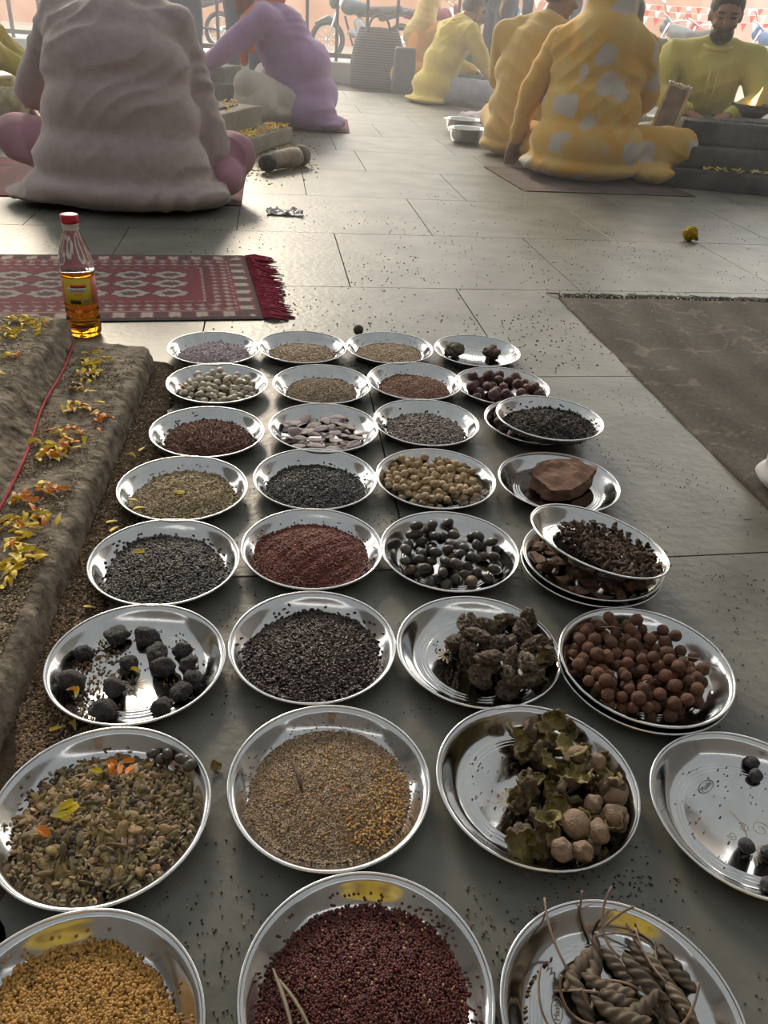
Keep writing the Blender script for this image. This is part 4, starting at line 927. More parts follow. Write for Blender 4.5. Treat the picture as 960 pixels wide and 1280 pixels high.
# smaller mats under the sitters
def plain(c1, c2):
    def fn(a, b):
        C = np.tile(np.array(c1), a.shape+(1,)); m = (np.sin(a*26) > .55) | (np.sin(b*31) > .75); C[m] = c2; C *= (1+.12*rs.uniform(-1, 1, a.shape)[..., None]); return C
    return fn
painted_rug('red_mat', Vector((-.70, 3.50)), Vector((-.97, -.16)), 1.9, .9, plain((.16, .045, .045), (.10, .03, .03)), 'dull red mat under the man in the pale lilac kurta', .02, .008)
painted_rug('brown_mat', Vector((1.55, 4.57)), Vector((-.975, -.22)), .98, .72, plain((.10, .055, .045), (.06, .035, .03)), 'brown mat under the sari woman and the mustard-clad man', .02, .008)
painted_rug('red_mat', Vector((-.44, 6.12)), Vector((-.98, -.1)), 1.3, .8, plain((.16, .03, .035), (.09, .02, .02)), 'small dark red mat under the man in the purple shirt', .02, .008)

# ================================================================== people
def cap_prim(V, Fc, p0, r0_, p1, r1_, seg=16, rings=5):
    p0, p1 = Vector(p0), Vector(p1); d = p1-p0; L_ = d.length
    if L_ < 1e-5: d = Vector((0, 0, 1))
    t = d.normalized(); a = t.orthogonal().normalized(); b = t.cross(a); rows = []
    for i in range(1, rings+1): an = PI/2*i/rings; rows.append((p0-t*r0_*math.cos(an), r0_*math.sin(an)))
    for i in range(0, rings): an = PI/2*i/rings; rows.append((p1+t*r1_*math.sin(an), r1_*math.cos(an)))
    o = len(V); V.append(tuple(p0-t*r0_))
    for c, r in rows:
        for k in range(seg): an = 2*PI*k/seg; V.append(tuple(c+(a*math.cos(an)+b*math.sin(an))*r))
    V.append(tuple(p1+t*r1_)); e = len(V)-1
    for k in range(seg): Fc.append([o, o+1+(k+1) % seg, o+1+k]); Fc.append([e, e-seg+k, e-seg+(k+1) % seg])
    for i in range(len(rows)-1):
        for k in range(seg): q = o+1+i*seg; Fc.append([q+k, q+(k+1) % seg, q+seg+(k+1) % seg, q+seg+k])
def ell_prim(V, Fc, c, r, rot=None):
    v, f = ICO3; P = v*np.array(r)
    if rot is not None: P = P @ np.array(rot).T
    o = len(V); V += [tuple(a) for a in P+np.array(c)]; Fc += [[int(i)+o for i in q] for q in f]
def organic(name, prims, voxel, smooth=4, fold=None, mt=None, parent=None, clip=None):
    V = []; Fc = []
    for p in prims:
        if p[0] == 'c': cap_prim(V, Fc, *p[1:])
        else: ell_prim(V, Fc, *p[1:])
    me = mesh_np(name, V, Fc); o = bpy.data.objects.new(name, me); COL.objects.link(o)
    md = o.modifiers.new('r', 'REMESH'); md.mode = 'VOXEL'; md.voxel_size = voxel; md.use_smooth_shade = True
    sm = o.modifiers.new('s', 'SMOOTH'); sm.iterations = smooth; sm.factor = .5
    bpy.context.view_layer.update()
    dg = bpy.context.evaluated_depsgraph_get(); m2 = bpy.data.meshes.new_from_object(o.evaluated_get(dg)); bpy.data.objects.remove(o); bpy.data.meshes.remove(me)
    m2.name = name; n = len(m2.vertices); co = np.empty(n*3); m2.vertices.foreach_get('co', co); co = co.reshape(-1, 3)
    if fold is not None:
        nr = np.empty(n*3); m2.vertices.foreach_get('normal', nr); nr = nr.reshape(-1, 3); co = co+nr*fold(co, nr)[:, None]
    if clip is not None: co[:, 2] = np.maximum(co[:, 2], clip)
    m2.vertices.foreach_set('co', co.ravel()); m2.update(); m2.polygons.foreach_set('use_smooth', np.ones(len(m2.polygons), dtype=bool))
    m2.materials.clear()
    return link(name, m2, mt, parent)
def folds(amp=.006, dirs=((.55, .3, .8), (-.9, .2, .45)), freq=26, seed=0, big=.008):
    """cloth creases: sharp-crested waves whose course is warped, fading in and out over the body"""
    def f(p, n):
        r_ = np.random.RandomState(seed); out = np.zeros(len(p))
        for k, d in enumerate(dirs):
            d = np.array(d, dtype=float); d /= np.linalg.norm(d); w = p @ d
            warp = .035*np.sin(p @ r_.normal(0, 7, 3)+r_.uniform(0, 6))+.022*np.sin(p @ r_.normal(0, 13, 3)+r_.uniform(0, 6))
            s = np.abs(np.sin((w+warp)*freq*(1+.35*k)+r_.uniform(0, 6))); mask = np.clip(.5+.9*np.sin(p @ r_.normal(0, 6, 3)+r_.uniform(0, 6)), 0, 1)
            out += amp*(1-s**.6*1.4)*mask
        out += big*np.sin(p @ r_.normal(0, 9, 3)+r_.uniform(0, 6))*np.sin(p @ r_.normal(0, 8, 3)+1)
        return out
    return f
def rotmat(yaw=0, pitch=0, roll=0): return (Matrix.Rotation(yaw, 3, 'Z') @ Matrix.Rotation(pitch, 3, 'X') @ Matrix.Rotation(roll, 3, 'Y'))
SIT = dict(pel=(0, 0, .13), wai=(0, .03, .30), che=(0, .08, .46), nek=(0, .13, .60), hed=(0, .20, .76), shL=(-.175, .10, .55), shR=(.175, .10, .55),
           elL=(-.27, .22, .36), elR=(.27, .22, .36), waL=(-.12, .42, .24), waR=(.12, .42, .24),
           hiL=(-.10, .02, .11), hiR=(.10, .02, .11), knL=(-.35, .27, .13), knR=(.35, .27, .13), anL=(.10, .36, .07), anR=(-.10, .30, .07), toL=(.24, .40, .05), toR=(-.24, .34, .05))
STAND = dict(pel=(0, 0, .92), wai=(0, 0, 1.08), che=(0, .01, 1.26), nek=(0, .01, 1.44), hed=(0, .04, 1.57), shL=(-.18, 0, 1.38), shR=(.18, 0, 1.38),
             elL=(-.23, .02, 1.12), elR=(.23, .02, 1.12), waL=(-.22, .10, .88), waR=(.22, .10, .88),
             hiL=(-.09, 0, .90), hiR=(.09, 0, .90), knL=(-.10, .03, .48), knR=(.11, .03, .48), anL=(-.11, 0, .08), anR=(.13, 0, .08), toL=(-.13, .15, .035), toR=(.16, .15, .035))
def hand(P, el, wr, side, curl=.9, roll=0.):
    el, wr = Vector(el), Vector(wr); d = (wr-el).normalized(); up = Vector((0, 0, 1)); s = d.cross(up).normalized()*side; n = s.cross(d).normalized()*side
    if n.z < 0: n = -n
    palm = wr+d*.085
    for k in range(4):
        o = (k-1.5)*.019; P.append(('c', wr+d*.02+s*o*.6, .014, palm+s*o, .0115))
        L_ = (.062, .075, .070, .055)[k]; b = palm+s*o; d2 = (d-n*curl*.45).normalized(); m1 = b+d2*L_*.5; d3 = (d-n*curl*1.1).normalized(); m2 = m1+d3*L_*.32; d4 = (d*.4-n*curl).normalized(); m3 = m2+d4*L_*.24
        P += [('c', b, .0095, m1, .0088), ('c', m1, .0088, m2, .008), ('c', m2, .008, m3, .0068)]
    t0 = wr+d*.03+s*-.026; t1 = t0+(d*.6-s*.7-n*.2).normalized()*.035; t2 = t1+(d*.9-s*.2-n*.3).normalized()*.028
    P += [('c', t0, .014, t1, .0105), ('c', t1, .0105, t2, .0085)]
def person(label, loc, rz, J, skin, top=None, bottom=None, sc=1.1, yaw=0, pitch=0, roll=0, hair=None, face=True, voxel=.010, sleeve='long', fold=None, topx=(), botx=(), hands=True, beard=False, fat=1., bare=()):
    J_ = dict(SIT); J_.update(J); j = J_; root = empty('person', loc, rz); root.scale = (sc,)*3; tag(root, label, 'person')
    H = Vector(j['hed']); R = rotmat(yaw, pitch, roll)
    def hp(x, y, z): return tuple(H+R @ Vector((x, y, z)))
    P = [('e', hp(0, -.006, .018), (.074, .092, .098), R), ('e', hp(0, .022, -.055), (.054, .062, .066), R), ('c', hp(0, .086, .012), .009, hp(0, .106, -.024), .0145),
         ('e', hp(0, .080, -.062), (.024, .010, .010), R), ('e', hp(0, .070, -.098), (.024, .022, .018), R), ('c', hp(-.045, .078, .030), .010, hp(.045, .078, .030), .010),
         ('e', hp(-.077, .0, -.008), (.010, .020, .032), R), ('e', hp(.077, .0, -.008), (.010, .020, .032), R), ('e', hp(-.040, .062, -.03), (.022, .022, .022), R), ('e', hp(.040, .062, -.03), (.022, .022, .022), R),
         ('c', j['nek'], .060, hp(0, -.015, -.05), .052), ('c', j['che'], .10, j['nek'], .065), ('c', j['wai'], .115, j['che'], .13), ('c', j['pel'], .13, j['wai'], .12)]
    for s in 'LR':
        P += [('c', j['nek'], .055, j['sh'+s], .055), ('c', j['sh'+s], .056, j['el'+s], .042), ('c', j['el'+s], .041, j['wa'+s], .026), ('c', j['hi'+s], .085, j['kn'+s], .058), ('c', j['kn'+s], .056, j['an'+s], .036), ('c', j['an'+s], .036, j['to'+s], .024)]
        if hands: hand(P, j['el'+s], j['wa'+s], 1 if s == 'R' else -1)
        else: P.append(('c', j['wa'+s], .028, tuple(Vector(j['wa'+s])+(Vector(j['wa'+s])-Vector(j['el'+s])).normalized()*.10), .02))
    organic('body', P, voxel, 3, mt=skin, parent=root, clip=.002)
    if face:
        for s, nm in ((-1, 'eye'), (1, 'eye')):
            v, f = ICO2; me = mesh_np('eye', v*np.array((.015, .006, .006)), f); o = link('eye', me, MDARK, root); o.matrix_local = Matrix.Translation(hp(s*.031, .0865, .008)) @ R.to_4x4()
            me = mesh_np('eyebrow', v*np.array((.020, .005, .0045)), f); o = link('eyebrow', me, MHAIR, root); o.matrix_local = Matrix.Translation(hp(s*.032, .089, .030)) @ R.to_4x4()
        me = mesh_np('mouth', ICO2[0]*np.array((.022, .006, .006)), ICO2[1]); o = link('mouth', me, MLIP, root); o.matrix_local = Matrix.Translation(hp(0, .088, -.062)) @ R.to_4x4()
        if beard:
            organic('beard', [('e', hp(0, .040, -.075), (.060, .055, .052), R), ('c', hp(-.03, .088, -.046), .009, hp(.03, .088, -.046), .009)], .007, 3, mt=MHAIR, parent=root)
    if hair: organic('hair', [('e', hp(0, -.018, .036), (.083, .094, .092), R), ('e', hp(0, -.050, .0), (.076, .058, .070), R)]+[('c', hp(x, .062, .088), .020, hp(x*.8, .02, .105), .025) for x in (-.04, 0, .04)], .009, 3, mt=hair, parent=root, fold=lambda p, n: .0025*np.sin(p[:, 0]*300)*np.sin(p[:, 1]*160))
    if top:
        q = fat; T = [('c', j['nek'], .072, tuple(Vector(j['nek']).lerp(Vector(j['che']), .3)), .10*q), ('c', j['che'], .150*q, tuple(Vector(j['nek']).lerp(Vector(j['che']), .35)), .105*q), ('c', j['wai'], .158*q, j['che'], .155*q), ('c', j['pel'], .168*q, j['wai'], .158*q)]
        for s in 'LR':
            sh = j['sh'+s]; T += [('c', j['nek'], .062, sh, .072), ('c', j['che'], .12*q, sh, .078), ('c', sh, .076, j['el'+s], .066)]
            if sleeve == 'long': T.append(('c', j['el'+s], .062, tuple(Vector(j['el'+s]).lerp(Vector(j['wa'+s]), .93)), .043))
            elif sleeve == 'half': T.append(('c', j['el'+s], .064, tuple(Vector(j['el'+s]).lerp(Vector(j['wa'+s]), .1)), .060))
        organic('kurta', T+list(topx), voxel, 16, fold or folds(.0062, freq=40, big=.004, seed=len(label)), top, root, .003)
    if bottom:
        T = [('c', j['pel'], .150, j['pel'], .150)]
        for s in 'LR': T += [('c', j['hi'+s], .105, j['kn'+s], .082), ('c', j['kn'+s], .080, tuple(Vector(j['kn'+s]).lerp(Vector(j['an'+s]), .9)), .056)]
        organic('trousers', T+list(botx), voxel, 5, folds(.005, ((1, .3, .2), (.2, 1, .2)), 30, 3), bottom, root, .002)
    return root
MDARK = mat('dark_eye', (.015, .012, .01), .3); MHAIR = mat('black_hair', (.018, .016, .015), .5, bump=.6, bscale=300, col2=(.04, .035, .03), scale=80); MLIP = mat('lip', (.22, .09, .07), .5)
SK = mat('brown_skin', (.26, .135, .085), .5, col2=(.30, .16, .10), scale=14, bump=.15, bscale=200)
def cloth(n, c, c2, **k): return mat(n, c, .9, col2=c2, scale=k.pop('scale', 7), bump=k.pop('bump', .35), bscale=k.pop('bscale', 420), sheen=.25, **k)
LILAC = cloth('pale_lilac_cotton', (.46, .375, .365), (.52, .43, .42), scale=40)
PINK = cloth('pink_mauve_cotton', (.40, .20, .26), (.46, .25, .31))
PURP = cloth('purple_cotton', (.33, .20, .40), (.40, .26, .47))
YEL = cloth('yellow_cotton', (.55, .40, .05), (.62, .47, .08)); MUS = cloth('mustard_cotton', (.52, .33, .075), (.58, .39, .11)); YEL2 = cloth('greenish_yellow_cotton', (.50, .45, .09), (.57, .52, .14))
CREAM = cloth('cream_cotton', (.50, .48, .42), (.58, .56, .50)); GREYG = cloth('grey_green_cotton', (.27, .30, .24), (.33, .36, .29)); ORG = cloth('orange_cotton', (.62, .24, .03), (.70, .32, .05))
JEAN = cloth('blue_denim', (.05, .09, .17), (.08, .13, .22)); NAVY = cloth('navy_cloth', (.02, .03, .06), (.035, .05, .09)); MAG = cloth('magenta_cloth', (.25, .03, .09), (.32, .05, .12)); WHT = cloth('white_cotton', (.62, .61, .60), (.7, .69, .68))
# printed sari: pale patches tie-dyed on golden yellow
SAR = mat('tie_dyed_sari', (.66, .34, .03), .85, col2=(.60, .42, .12), scale=9, bump=.3, bscale=400, sheen=.2)
_N = SAR.node_tree.nodes; _L = SAR.node_tree.links; _B = _N['Principled BSDF']; _src = _B.inputs['Base Color'].links[0].from_socket
_tc = _N.new('ShaderNodeTexCoord'); _nz = _N.new('ShaderNodeTexNoise'); _nz.inputs['Scale'].default_value = 9; _ad = _N.new('ShaderNodeVectorMath'); _ad.operation = 'MULTIPLY_ADD'; _ad.inputs[1].default_value = (.09, .09, .09)
_L.new(_tc.outputs['Object'], _nz.inputs['Vector']); _L.new(_nz.outputs['Color'], _ad.inputs[0]); _L.new(_tc.outputs['Object'], _ad.inputs[2])
_vo = _N.new('ShaderNodeTexVoronoi'); _vo.inputs['Scale'].default_value = 7.0; _vo.inputs['Randomness'].default_value = .75; _vo.distance = 'MINKOWSKI'; _vo.inputs['Exponent'].default_value = 3; _L.new(_ad.outputs[0], _vo.inputs['Vector'])
_rp = _N.new('ShaderNodeValToRGB'); _rp.color_ramp.elements[0].position = .29; _rp.color_ramp.elements[1].position = .37; _rp.color_ramp.elements[0].color = (1, 1, 1, 1); _rp.color_ramp.elements[1].color = (0, 0, 0, 1)
_L.new(_vo.outputs['Distance'], _rp.inputs[0]); _mx = _N.new('ShaderNodeMix'); _mx.data_type = 'RGBA'; _L.new(_rp.outputs[0], _mx.inputs[0]); _L.new(_src, _mx.inputs[6]); _mx.inputs[7].default_value = (.52, .47, .40, 1); _L.new(_mx.outputs[2], _B.inputs['Base Color'])

# A: man in pale lilac kurta, back to the camera
A = person('man in a pale lilac kurta and pink trousers sitting with his back to the plates', (-1.17, 3.36, .008), .06,
    dict(pel=(0, .0, .16), wai=(0, .06, .32), che=(0, .13, .47), nek=(.02, .24, .615), hed=(.03, .36, .70), shL=(-.185, .17, .545), shR=(.20, .17, .545), elL=(-.33, .22, .32), elR=(.24, .34, .30), waL=(-.20, .48, .22), waR=(.14, .52, .22), knL=(-.40, .20, .17), knR=(.38, .24, .15)),
    SK, LILAC, PINK, 1.13, pitch=-.5, hair=MHAIR, face=False, fat=1.12, hands=True, voxel=.011,
    fold=folds(.0062, ((.30, -.2, 1), (-.7, .1, 1)), 30, 5, .004),
    topx=[('e', (.03, -.02, .14), (.31, .20, .16)), ('e', (.04, -.05, .06), (.37, .21, .07)), ('e', (-.20, .0, .03), (.20, .20, .035)), ('e', (.27, .05, .05), (.13, .18, .07)), ('e', (.03, .02, .28), (.275, .19, .18)), ('e', (.02, .06, .42), (.255, .17, .16)), ('e', (0, .12, .52), (.235, .13, .10)), ('c', (.20, .17, .54), .08, (.30, .16, .16), .09)],
    botx=[('e', (.37, .16, .09), (.06, .16, .07))])
# B: man in purple shirt reaching for the fire, facing left
B = person('man in a purple shirt with an orange scarf reaching toward the small fire', (-.80, 6.30, .008), 1.50,
    dict(pel=(0, 0, .14), wai=(.0, .06, .33), che=(.0, .14, .49), nek=(0, .24, .63), hed=(0, .36, .72), shL=(-.185, .20, .575), shR=(.185, .20, .565), elL=(-.24, .42, .40), elR=(.18, .46, .42), waL=(-.16, .66, .24), waR=(.06, .74, .26), knL=(-.36, .26, .24), knR=(.32, .30, .24)),
    SK, PURP, CREAM, 1.12, pitch=-.35, hair=MHAIR, fat=1.1, topx=[('e', (0, -.06, .18), (.21, .17, .15)), ('e', (-.06, -.17, .04), (.20, .12, .045)), ('e', (-.12, -.08, .10), (.14, .16, .12)), ('e', (0, .0, .34), (.20, .18, .16)), ('e', (0, .12, .50), (.21, .13, .10))], botx=[('e', (-.16, .2, .09), (.2, .2, .08)), ('e', (-.33, .22, .14), (.10, .13, .12))])
SC = mat('orange_scarf', (.62, .20, .07), .85, col2=(.7, .27, .1), scale=9, bump=.3, bscale=300)
organic('scarf', [('c', (-.08, .22, .66), .035, (0, .14, .68), .035), ('c', (0, .14, .68), .035, (.08, .22, .66), .035), ('c', (-.08, .22, .66), .034, (-.10, .34, .56), .028), ('c', (-.10, .34, .56), .028, (-.12, .34, .34), .026), ('c', (.08, .22, .66), .034, (.09, .34, .56), .028), ('c', (.09, .34, .56), .026, (.08, .34, .40), .024)], .009, 3, folds(.003, ((1, 0, .2),), 60, 2, .002), SC, B)
# C: yellow kurta, further back, facing right
C_ = person('man in a bright yellow kurta sitting far back with grey trousers', (.20, 8.95, .002), -.95,
    dict(wai=(0, .06, .32), che=(0, .13, .48), nek=(0, .22, .62), hed=(0, .33, .73), shL=(-.18, .18, .56), shR=(.18, .18, .56), elL=(-.24, .30, .34), elR=(.25, .30, .33), waL=(-.10, .50, .25), waR=(.14, .52, .24)),
    SK, YEL, cloth('grey_trouser_cloth', (.30, .31, .35), (.38, .39, .43)), 1.14, pitch=-.4, hair=MHAIR, sleeve='long', voxel=.012, topx=[('e', (0, -.04, .14), (.22, .16, .13)), ('e', (0, -.12, .03), (.24, .14, .03)), ('e', (0, .04, .33), (.20, .15, .14))])
D_ = person('person wrapped in an orange shawl with yellow head cover, farthest sitter', (-.02, 10.2, .002), -.8,
    dict(hed=(0, .16, .78)), SK, ORG, ORG, 1.1, hair=None, voxel=.013, face=True, topx=[('e', (0, .0, .15), (.30, .24, .15))])
organic('head_cover', [('e', (0, .14, .80), (.10, .115, .115)), ('c', (0, .10, .74), .10, (0, .06, .60), .13), ('c', (0, .06, .60), .12, (-.1, .05, .5), .12)], .012, 4, folds(.004, ((0, .3, 1),), 50, 3, .004), cloth('golden_cloth', (.62, .40, .08), (.7, .5, .16)), D_)
# E: mustard kurta man with his back to us, head turned right
E_ = person('man in a mustard yellow kurta sitting beside the sari woman, head turned right', (.68, 5.66, .006), -.42,
    dict(wai=(0, .03, .33), che=(.01, .08, .50), nek=(.03, .16, .655), hed=(.07, .25, .79), shL=(-.185, .11, .585), shR=(.20, .15, .58), elL=(-.235, .24, .36), elR=(.26, .30, .36), waL=(-.12, .46, .26), waR=(.14, .50, .26), knL=(-.26, .30, .15), knR=(.34, .30, .14)),
    SK, MUS, MUS, 1.13, yaw=-.75, pitch=-.28, hair=mat('greying_hair', (.05, .045, .042), .6, col2=(.16, .15, .14), scale=120, bump=.5, bscale=300), fat=1.06, sleeve='half',
    topx=[('e', (0, -.02, .12), (.20, .17, .13)), ('e', (0, -.03, .05), (.215, .17, .055)), ('e', (0, .02, .24), (.205, .155, .12)), ('e', (0, .05, .42), (.20, .145, .14))])
# F: sari woman
F_ = person('woman in a yellow and white tie-dyed sari pulled over her head, back to the camera', (.965, 4.86, .008), -.12,
    dict(wai=(0, .03, .31), che=(0, .06, .47), nek=(0, .09, .61), hed=(.01, .15, .75), shL=(-.18, .08, .55), shR=(.18, .08, .55), elL=(-.29, .10, .33), elR=(.25, .25, .34), waL=(-.33, .20, .12), waR=(.12, .46, .24), knL=(-.30, .30, .13), knR=(.44, .18, .16), anR=(-.02, .30, .07)),
    SK, cloth('orange_blouse', (.60, .33, .05), (.66, .40, .09)), None, 1.17, voxel=.011, hair=None, sleeve='long', face=True)
organic('sari', [('e', (.01, .10, .79), (.108, .125, .125)), ('c', (.01, .08, .76), .115, (0, .06, .62), .125), ('c', (0, .05, .60), .13, (-.15, .07, .53), .10), ('c', (0, .05, .60), .13, (.15, .07, .53), .105), ('c', (0, .05, .45), .175, (0, .04, .56), .165), ('e', (0, .05, .44), (.225, .165, .16)),
     ('e', (0, .02, .30), (.232, .185, .18)), ('e', (0, .0, .15), (.268, .21, .16)), ('e', (-.02, -.01, .06), (.29, .21, .065)), ('c', (.12, .08, .13), .115, (.46, .18, .155), .095), ('c', (.46, .18, .15), .095, (.12, .34, .09), .09), ('c', (-.12, .08, .12), .10, (-.26, .28, .12), .09), ('c', (.17, .08, .53), .092, (.24, .22, .36), .085), ('c', (.24, .22, .36), .08, (.20, .34, .28), .07), ('e', (.32, .06, .05), (.13, .14, .05))],
     .010, 14, folds(.0050, ((.7, -.1, .8), (-.8, .2, .8)), 40, 8, .004), SAR, F_)
# G: grey-green shirt man behind, head bent; H: yellow kurta man facing the camera
G_ = person('man in a grey-green shirt with bent head between the sari woman and the fire', (1.50, 6.55, .002), 2.75,
    dict(nek=(0, .19, .60), che=(0, .10, .47), hed=(0, .28, .715), shL=(-.19, .14, .56), shR=(.19, .14, .56)), SK, GREYG, GREYG, 1.12, pitch=-.50, hair=MHAIR, voxel=.010, topx=[('e', (0, 0, .15), (.2, .16, .13))])
H_ = person('bearded man in a yellow kurta sitting behind the dark altar, facing the camera', (1.83, 5.78, .002), 2.95,
    dict(hed=(0, .17, .735), nek=(0, .12, .585), elL=(-.27, .22, .36), elR=(.27, .22, .36), waL=(-.10, .44, .30), waR=(.10, .44, .30), shL=(-.20, .10, .545), shR=(.20, .10, .545)), SK, YEL2, CREAM, 1.16, pitch=-.30, hair=MHAIR, beard=True, voxel=.010, fat=1.05, topx=[('e', (0, .05, .14), (.29, .22, .13)), ('e', (-.25, .22, .10), (.17, .14, .09)), ('e', (.25, .22, .10), (.17, .14, .09))])
mb = MB().tube([(-.02, .275, .50), (-.02, .283, .40), (-.015, .285, .30)], .006, 6).tube([(.02, .275, .50), (.02, .283, .40), (.015, .285, .30)], .006, 6); o = link('placket', mb.mesh('placket'), YEL2, H_)
V_, F_c = tube_v([(.072*math.cos(t), .135+.075*math.sin(t), .600-.022*math.sin(t)) for t in np.linspace(0, 2*PI, 25)], .013, 8); link('collar', mesh_np('collar', [tuple(q) for q in V_], F_c), YEL2, H_)
# I: yellow figure at the left edge, K: green sitter half hidden, standing people behind
I_ = person('sitter in a mustard kurta cut by the left edge of the photo', (-2.72, 5.2, .006), -1.2, dict(elL=(-.30, .30, .30)), SK, cloth('olive_yellow_cotton', (.42, .34, .04), (.50, .42, .07)), cloth('pale_olive_print', (.45, .42, .22), (.25, .2, .1), scale=30), 1.12, hair=MHAIR, voxel=.012, topx=[('e', (0, 0, .14), (.25, .2, .13))])
K_ = person('sitter in a pale green shirt mostly hidden behind the bright yellow kurta', (.42, 10.0, .002), -1.6, {}, SK, cloth('pale_green_cotton', (.25, .42, .28), (.3, .48, .34)), NAVY, 1.1, hair=MHAIR, voxel=.013)
def stander(label, x, y, rz, top, bot, sc=1.05, **k):
    return person(label, (x, y, 0), rz, dict(STAND, **k), SK, top, bot, sc, hair=MHAIR, voxel=.014, sleeve='long', topx=[('c', (0, 0, .92), .16, (0, 0, 1.0), .16)])
stander('standing person in blue jeans behind the left fire', -2.27, 8.8, .6, WHT, JEAN)
stander('standing person in dark navy trousers left of the purple-shirted man', -1.72, 8.9, -.3, GREYG, NAVY)
stander('standing person in navy clothes behind the bright yellow kurta', .82, 9.75, 2.0, NAVY, NAVY)
L_ = person('standing woman in a magenta sari at the upper left corner', (-2.15, 6.3, 0), .3, dict(STAND), SK, MAG, None, 1.05, hair=MHAIR, voxel=.014)
organic('skirt', [('c', (0, 0, .12), .25, (0, 0, .9), .19), ('e', (0, 0, .06), (.29, .25, .06))], .016, 4, folds(.010, ((1, .2, 0), (.3, 1, 0)), 24, 4, .006), MAG, L_, .003)
# the person taking the photograph crouches behind the camera in yellow and orange
PH = person('crouching photographer in a yellow kurta behind the near plates', (.05, -.62, 0), 0, dict(hed=(0, .10, .80)), SK, YEL, ORG, 1.1, hair=MHAIR, voxel=.016)

# ================================================================== things among the sitters
def slabstep(name, c, s, mt, par, rz=0):
    bm = bmesh.new(); add_box(bm, c, s, Euler((0, 0, rz)), .012); bmesh.ops.subdivide_edges(bm, edges=bm.edges, cuts=3, use_grid_fill=True)
    for v in bm.verts: v.co += Vector((noise.noise(v.co*7), noise.noise(v.co*7+Vector((3, 3, 3))), noise.noise(v.co*9+Vector((8, 0, 0)))))*.010
    return link(name, bm_mesh(name, bm), mt, par)
M_SOOT = mat('sooty_stone', (.045, .045, .042), .85, col2=(.12, .115, .10), scale=6, detail=8, bump=.6, bscale=40)
M_DUST = mat('dusty_stone', (.20, .18, .14), .9, col2=(.30, .27, .20), scale=6, detail=8, bump=.6, bscale=40)
def kund(label, x, y, rz, tiers, mt):
    k = empty('fire_altar', (x, y, 0), rz); tag(k, label, 'altar'); z = 0
    for i, (sx, sy, h) in enumerate(tiers): slabstep('step', (0, 0, z+h/2), (sx, sy, h), mt, k); z += h
    slabstep('ash_bed', (0, 0, z+.004), (tiers[-1][0]*.6, tiers[-1][1]*.6, .02), mat('ash', (.06, .055, .05), .95, col2=(.2, .19, .18), scale=40), k)
    return z
zR = kund('dark stepped fire altar at the right in front of the bearded man', 2.12, 5.22, -.12, [(1.36, .92, .10), (1.22, .74, .11), (1.12, .54, .12)], M_SOOT)
zL = kund('dusty stepped fire altar between the lilac kurta and the purple shirt', -1.22, 5.00, -.20, [(.72, 1.15, .09), (.44, .82, .12)], M_DUST)
zB = kund('dark fire altar in the back left with a tall flame', -2.05, 7.9, -.1, [(1.2, .7, .14), (.9, .5, .12)], M_SOOT)
def flame(label, x, y, z, h, w, seed, col=(1, .42, .05), st=14.):
    n, seg = 26, 10; V = []; Fc = []
    for i in range(n+1):
        t = i/n; r = w*(math.sin(PI*(t*.86+.14))**.8)*(1-t*.55)*(1+.25*math.sin(t*9+seed)); cx = .45*w*math.sin(t*5+seed)*t*2.2+w*1.4*t*math.sin(seed*2); cy = .3*w*math.cos(t*6+seed)*t
        for k in range(seg): a = 2*PI*k/seg; V.append((x+cx+r*math.cos(a), y+cy+r*.7*math.sin(a), z+h*t))
    for i in range(n):
        for k in range(seg): Fc.append([i*seg+k, i*seg+(k+1) % seg, (i+1)*seg+(k+1) % seg, (i+1)*seg+k])
    Fc.append(list(range(seg))[::-1]); Fc.append([n*seg+k for k in range(seg)])
    o = link('flame', mesh_np('flame', V, Fc), mat('fire_%d' % int(st*10+col[1]*100), (.9, .4, .1), .6, emit=col, estr=st)); tag(o, label, 'flame')
flame('tall yellow flame leaping from the back left altar', -2.02, 7.85, .27, .30, .040, 4.2, (1, .50, .03), 5)
flame('small orange flame near the hands of the purple-shirted man', -1.35, 5.1, .21, .12, .03, 1.1, (1, .28, .06), 4)
flame('small orange flame in front of the bearded man', 1.99, 5.30, .36, .15, .018, 3.3, (1, .42, .12), 6)
# dark bowl that holds the right hand fire
mb = MB().lathe([(.0005, .003), (.07, .003), (.10, .03), (.115, .07), (.11, .072), (.092, .032), (.065, .012), (.0005, .010)], 32)
x, y = 1.98, 5.30; o = link('fire_bowl', mb.mesh('fire_bowl'), mat('dark_bowl', (.05, .04, .035), .6), loc=(x, y, zR+.014)); tag(o, 'dark bowl standing on top of the right fire altar', 'bowl')
# steel bowls, cloth, log, plastic, bag, framed picture
BOWL = [(.0005, .004), (.085, .004), (.100, .012), (.112, .040), (.122, .085), (.142, .090), (.144, .093), (.141, .095), (.120, .092), (.108, .045), (.096, .016), (.0005, .008)]
for (px, py, s, z, lb) in ((582, 178, 1.0, 0, 'deep steel bowl, nearer of the two beside the mustard kurta'), (577, 166, 1.05, 0, 'deep steel bowl, farther of the two beside the mustard kurta')):
    x, y = at(px, py, 0); mb = MB().lathe(BOWL, 64); o = link('steel_bowl', mb.mesh('bowl'), STEEL, loc=(x, y, z), sc=(s, s, s)); tag(o, lb, 'bowl')
x, y = at(592, 152, 0); o = organic('folded_cloth', [('e', (0, 0, .03), (.13, .09, .035)), ('c', (-.1, .02, .04), .03, (.1, -.02, .05), .03), ('e', (.08, .02, .05), (.07, .06, .04))], .009, 3, folds(.008, ((1, .4, 0), (0, 1, .4)), 50, 2, .006), mat('pink_white_cloth', (.66, .5, .52), .9, col2=(.75, .72, .72), scale=14)); o.location = (x, y, 0); tag(o, 'crumpled pink and white cloth behind the steel bowls', 'cloth')
